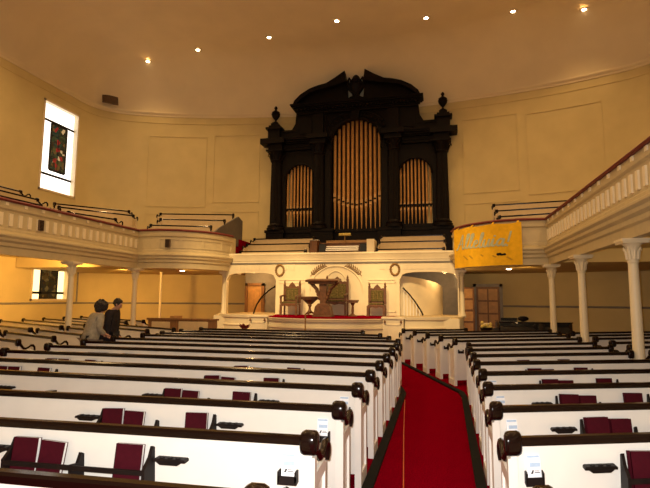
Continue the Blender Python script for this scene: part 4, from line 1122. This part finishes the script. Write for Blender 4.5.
# ------------------------------------------------------------------ ceiling fixtures
LP = [(-13.43,19.95,'leftmost'),(-10.82,19.95,'second from the left'),(-7.2,19.67,'third from the left'),(-3.97,19.04,'fourth from the left, above the organ'),(-.31,19.62,'fifth from the left'),(3.13,19.88,'second from the right'),(5.75,19.92,'rightmost')]
ZL = ZC+.10+2.35
dep = None
def ceiling_z(x, y):
    # nearest-lower hit of the finished ceiling
    ok, loc, _, _ = bpy.data.objects['ceiling'].ray_cast(Vector((x,y,5)), Vector((0,0,1)))
    return loc.z if ok else ZL
bpy.context.view_layer.update()
ring = MB().lathe([(.10,-.03),(.17,-.03),(.18,0),(.10,0)], n=20).mesh('trim_ring', M['cream'])
lens = MB().lathe([(.001,-.045),(.07,-.04),(.10,-.02),(.10,0)], n=16).mesh('lens', M['lamp'])
def spot(name, loc, target, power, col, ang, blend=.6, size=.08, par=None):
    l = bpy.data.lights.new(name, 'SPOT'); l.energy = power; l.color = col; l.spot_size = math.radians(ang); l.spot_blend = blend; l.shadow_soft_size = size
    o = bpy.data.objects.new(name, l); C.objects.link(o); o.location = loc
    o.rotation_euler = (Vector(target)-Vector(loc)).to_track_quat('-Z','Y').to_euler(); return o
def point(name, loc, power, col, size=.1):
    l = bpy.data.lights.new(name, 'POINT'); l.energy = power; l.color = col; l.shadow_soft_size = size
    o = bpy.data.objects.new(name, l); C.objects.link(o); o.location = loc; return o
WARM = (1.0,.62,.26)
for (x, y, lab) in LP:
    z = ceiling_z(x, y)
    t = thing('ceiling_light', 'recessed ceiling downlight in the arc of seven, %s' % lab, 'light', (x,y,z), 0, 'recessed ceiling downlights')
    link('trim_ring', ring, t); link('lens', lens, t)
    spot('ceiling_downlight', (x,y,z-.08), (x*.75+XC*.25,y-3.5,0), P_CEIL, WARM, 128, .9)
t = thing('ceiling_vent', 'small brown vent grille in the ceiling cove above the left corner', 'vent', (-15.5,20.08,11.52))
vb = MB().box(-.36,.36,-.36,.36,-.03,.03); obj('vent_frame', vb, M['vent'], t)
sl = MB()
for k in range(6): sl.box(-.30,.30,-.28+.1*k,-.24+.1*k,-.045,-.03)
obj('vent_slats', sl, M['rack'], t)
t.rotation_euler = (.0,1.15,-.75)
dl_r = MB().lathe([(.10,-.03),(.14,-.03),(.15,0),(.10,0)], n=18).mesh('trim_ring', M['cream'])
dl_l = MB().lathe([(.001,-.05),(.08,-.045),(.10,-.02),(.10,0)], n=16).mesh('lens', M['lamp'])
for (x, y, lab) in ((2.45,18.6,'small round downlight under the gallery, just right of the banner'),(-10.2,18.2,'small round downlight under the left gallery bay, beside the slender column')):
    t = thing('gallery_downlight', lab, 'light', (x,y,2.95), 0, 'downlights under the gallery bays'); link('trim_ring', dl_r, t); link('lens', dl_l, t)
    spot('gallery_downlight_lamp', (x,y,2.88), (x,y,0), P_BAY, WARM, 150)
# ------------------------------------------------------------------ remaining lamps
for x in (XC-9, XC-3.2, XC+3.2, XC+9):
    for y in (4.5, 11.5): spot('nave_downlight', (x,y,12.3), (x,y+1.5,0), P_NAVE, WARM, 150, size=.3)
# chancel floods on the ceiling outside the frame, aimed at the platform
for (x, tx, p) in ((XC-3.0, XC-3.0, 1.2),(XC, XC, 1.0),(XC+3.0, XC+3.0, 1.0)): spot('chancel_flood', (x,3.0,12.2), (tx,17.6,2.0), P_FLOOD*p, (1.0,.69,.31), 19, .7, .15)
# lamps under the side galleries
for (x, y, z, tx, ty, p) in ((XC-8.3,11.6,3.0,XC-12.4,13.0,1.0),(XC-8.6,14.4,3.0,XC-12.4,16.8,1.6),(XC-8.6,17.2,2.8,XC-9.5,21.5,.8),(XC-6.2,18.0,2.8,XC-6.8,22.0,.2),(XC+8.4,10.5,3.05,XC+12.4,13.0,.20),(XC+8.4,13.0,3.05,XC+12.0,19.5,.14),(XC+6.6,17.6,2.75,XC+6.8,22.0,.19)):
    spot('under_gallery_lamp', (x,y,z), (tx,ty,1.0), P_GAL*p, (1.0,.52,.12), 128, .8, .15)
point('doorway_fill_left', (XC-3.9,19.4,2.7), P_STAIR, (1.0,.58,.2), .1)  # added fill in the left recess, stands in for light from the doorway
point('stair_lamp_right', (XC+3.9,18.9,2.6), P_STAIR*.6, (1.0,.62,.25), .1)
# the flash unit of the visitor's camera
point('camera_flash', (-.05,-.02,1.87), P_FLASH, (1.0,.96,.92), .02)

w = bpy.data.worlds.new('world'); bpy.context.scene.world = w; w.use_nodes = True
bg = w.node_tree.nodes['Background']; bg.inputs[0].default_value = (1.0,.66,.32,1); bg.inputs[1].default_value = P_WORLD

# ------------------------------------------------------------------ camera
cam = bpy.data.cameras.new('camera'); co = bpy.data.objects.new('camera', cam); C.objects.link(co)
yw, pt, rl = math.radians(13.071), math.radians(6.431), math.radians(.376)
right = Vector((math.cos(yw), math.sin(yw), 0)); fw = Vector((-math.sin(yw), math.cos(yw), 0)); Zv = Vector((0,0,1))
f3 = fw*math.cos(pt)+Zv*math.sin(pt); u3 = -fw*math.sin(pt)+Zv*math.cos(pt)
r2 = right*math.cos(rl)+u3*math.sin(rl); u2 = -right*math.sin(rl)+u3*math.cos(rl)
mw = Matrix((r2, u2, -f3)).transposed().to_4x4(); mw.translation = (0,0,1.8); co.matrix_world = mw
cam.sensor_width = 36; cam.lens = 36*490.659/650; cam.clip_start = .05; cam.clip_end = 200
sc = bpy.context.scene; sc.camera = co
sc.view_settings.view_transform = 'Standard'; sc.view_settings.look = 'None'; sc.view_settings.gamma = 1; sc.view_settings.exposure = EXPO
sc.view_settings.use_curve_mapping = False
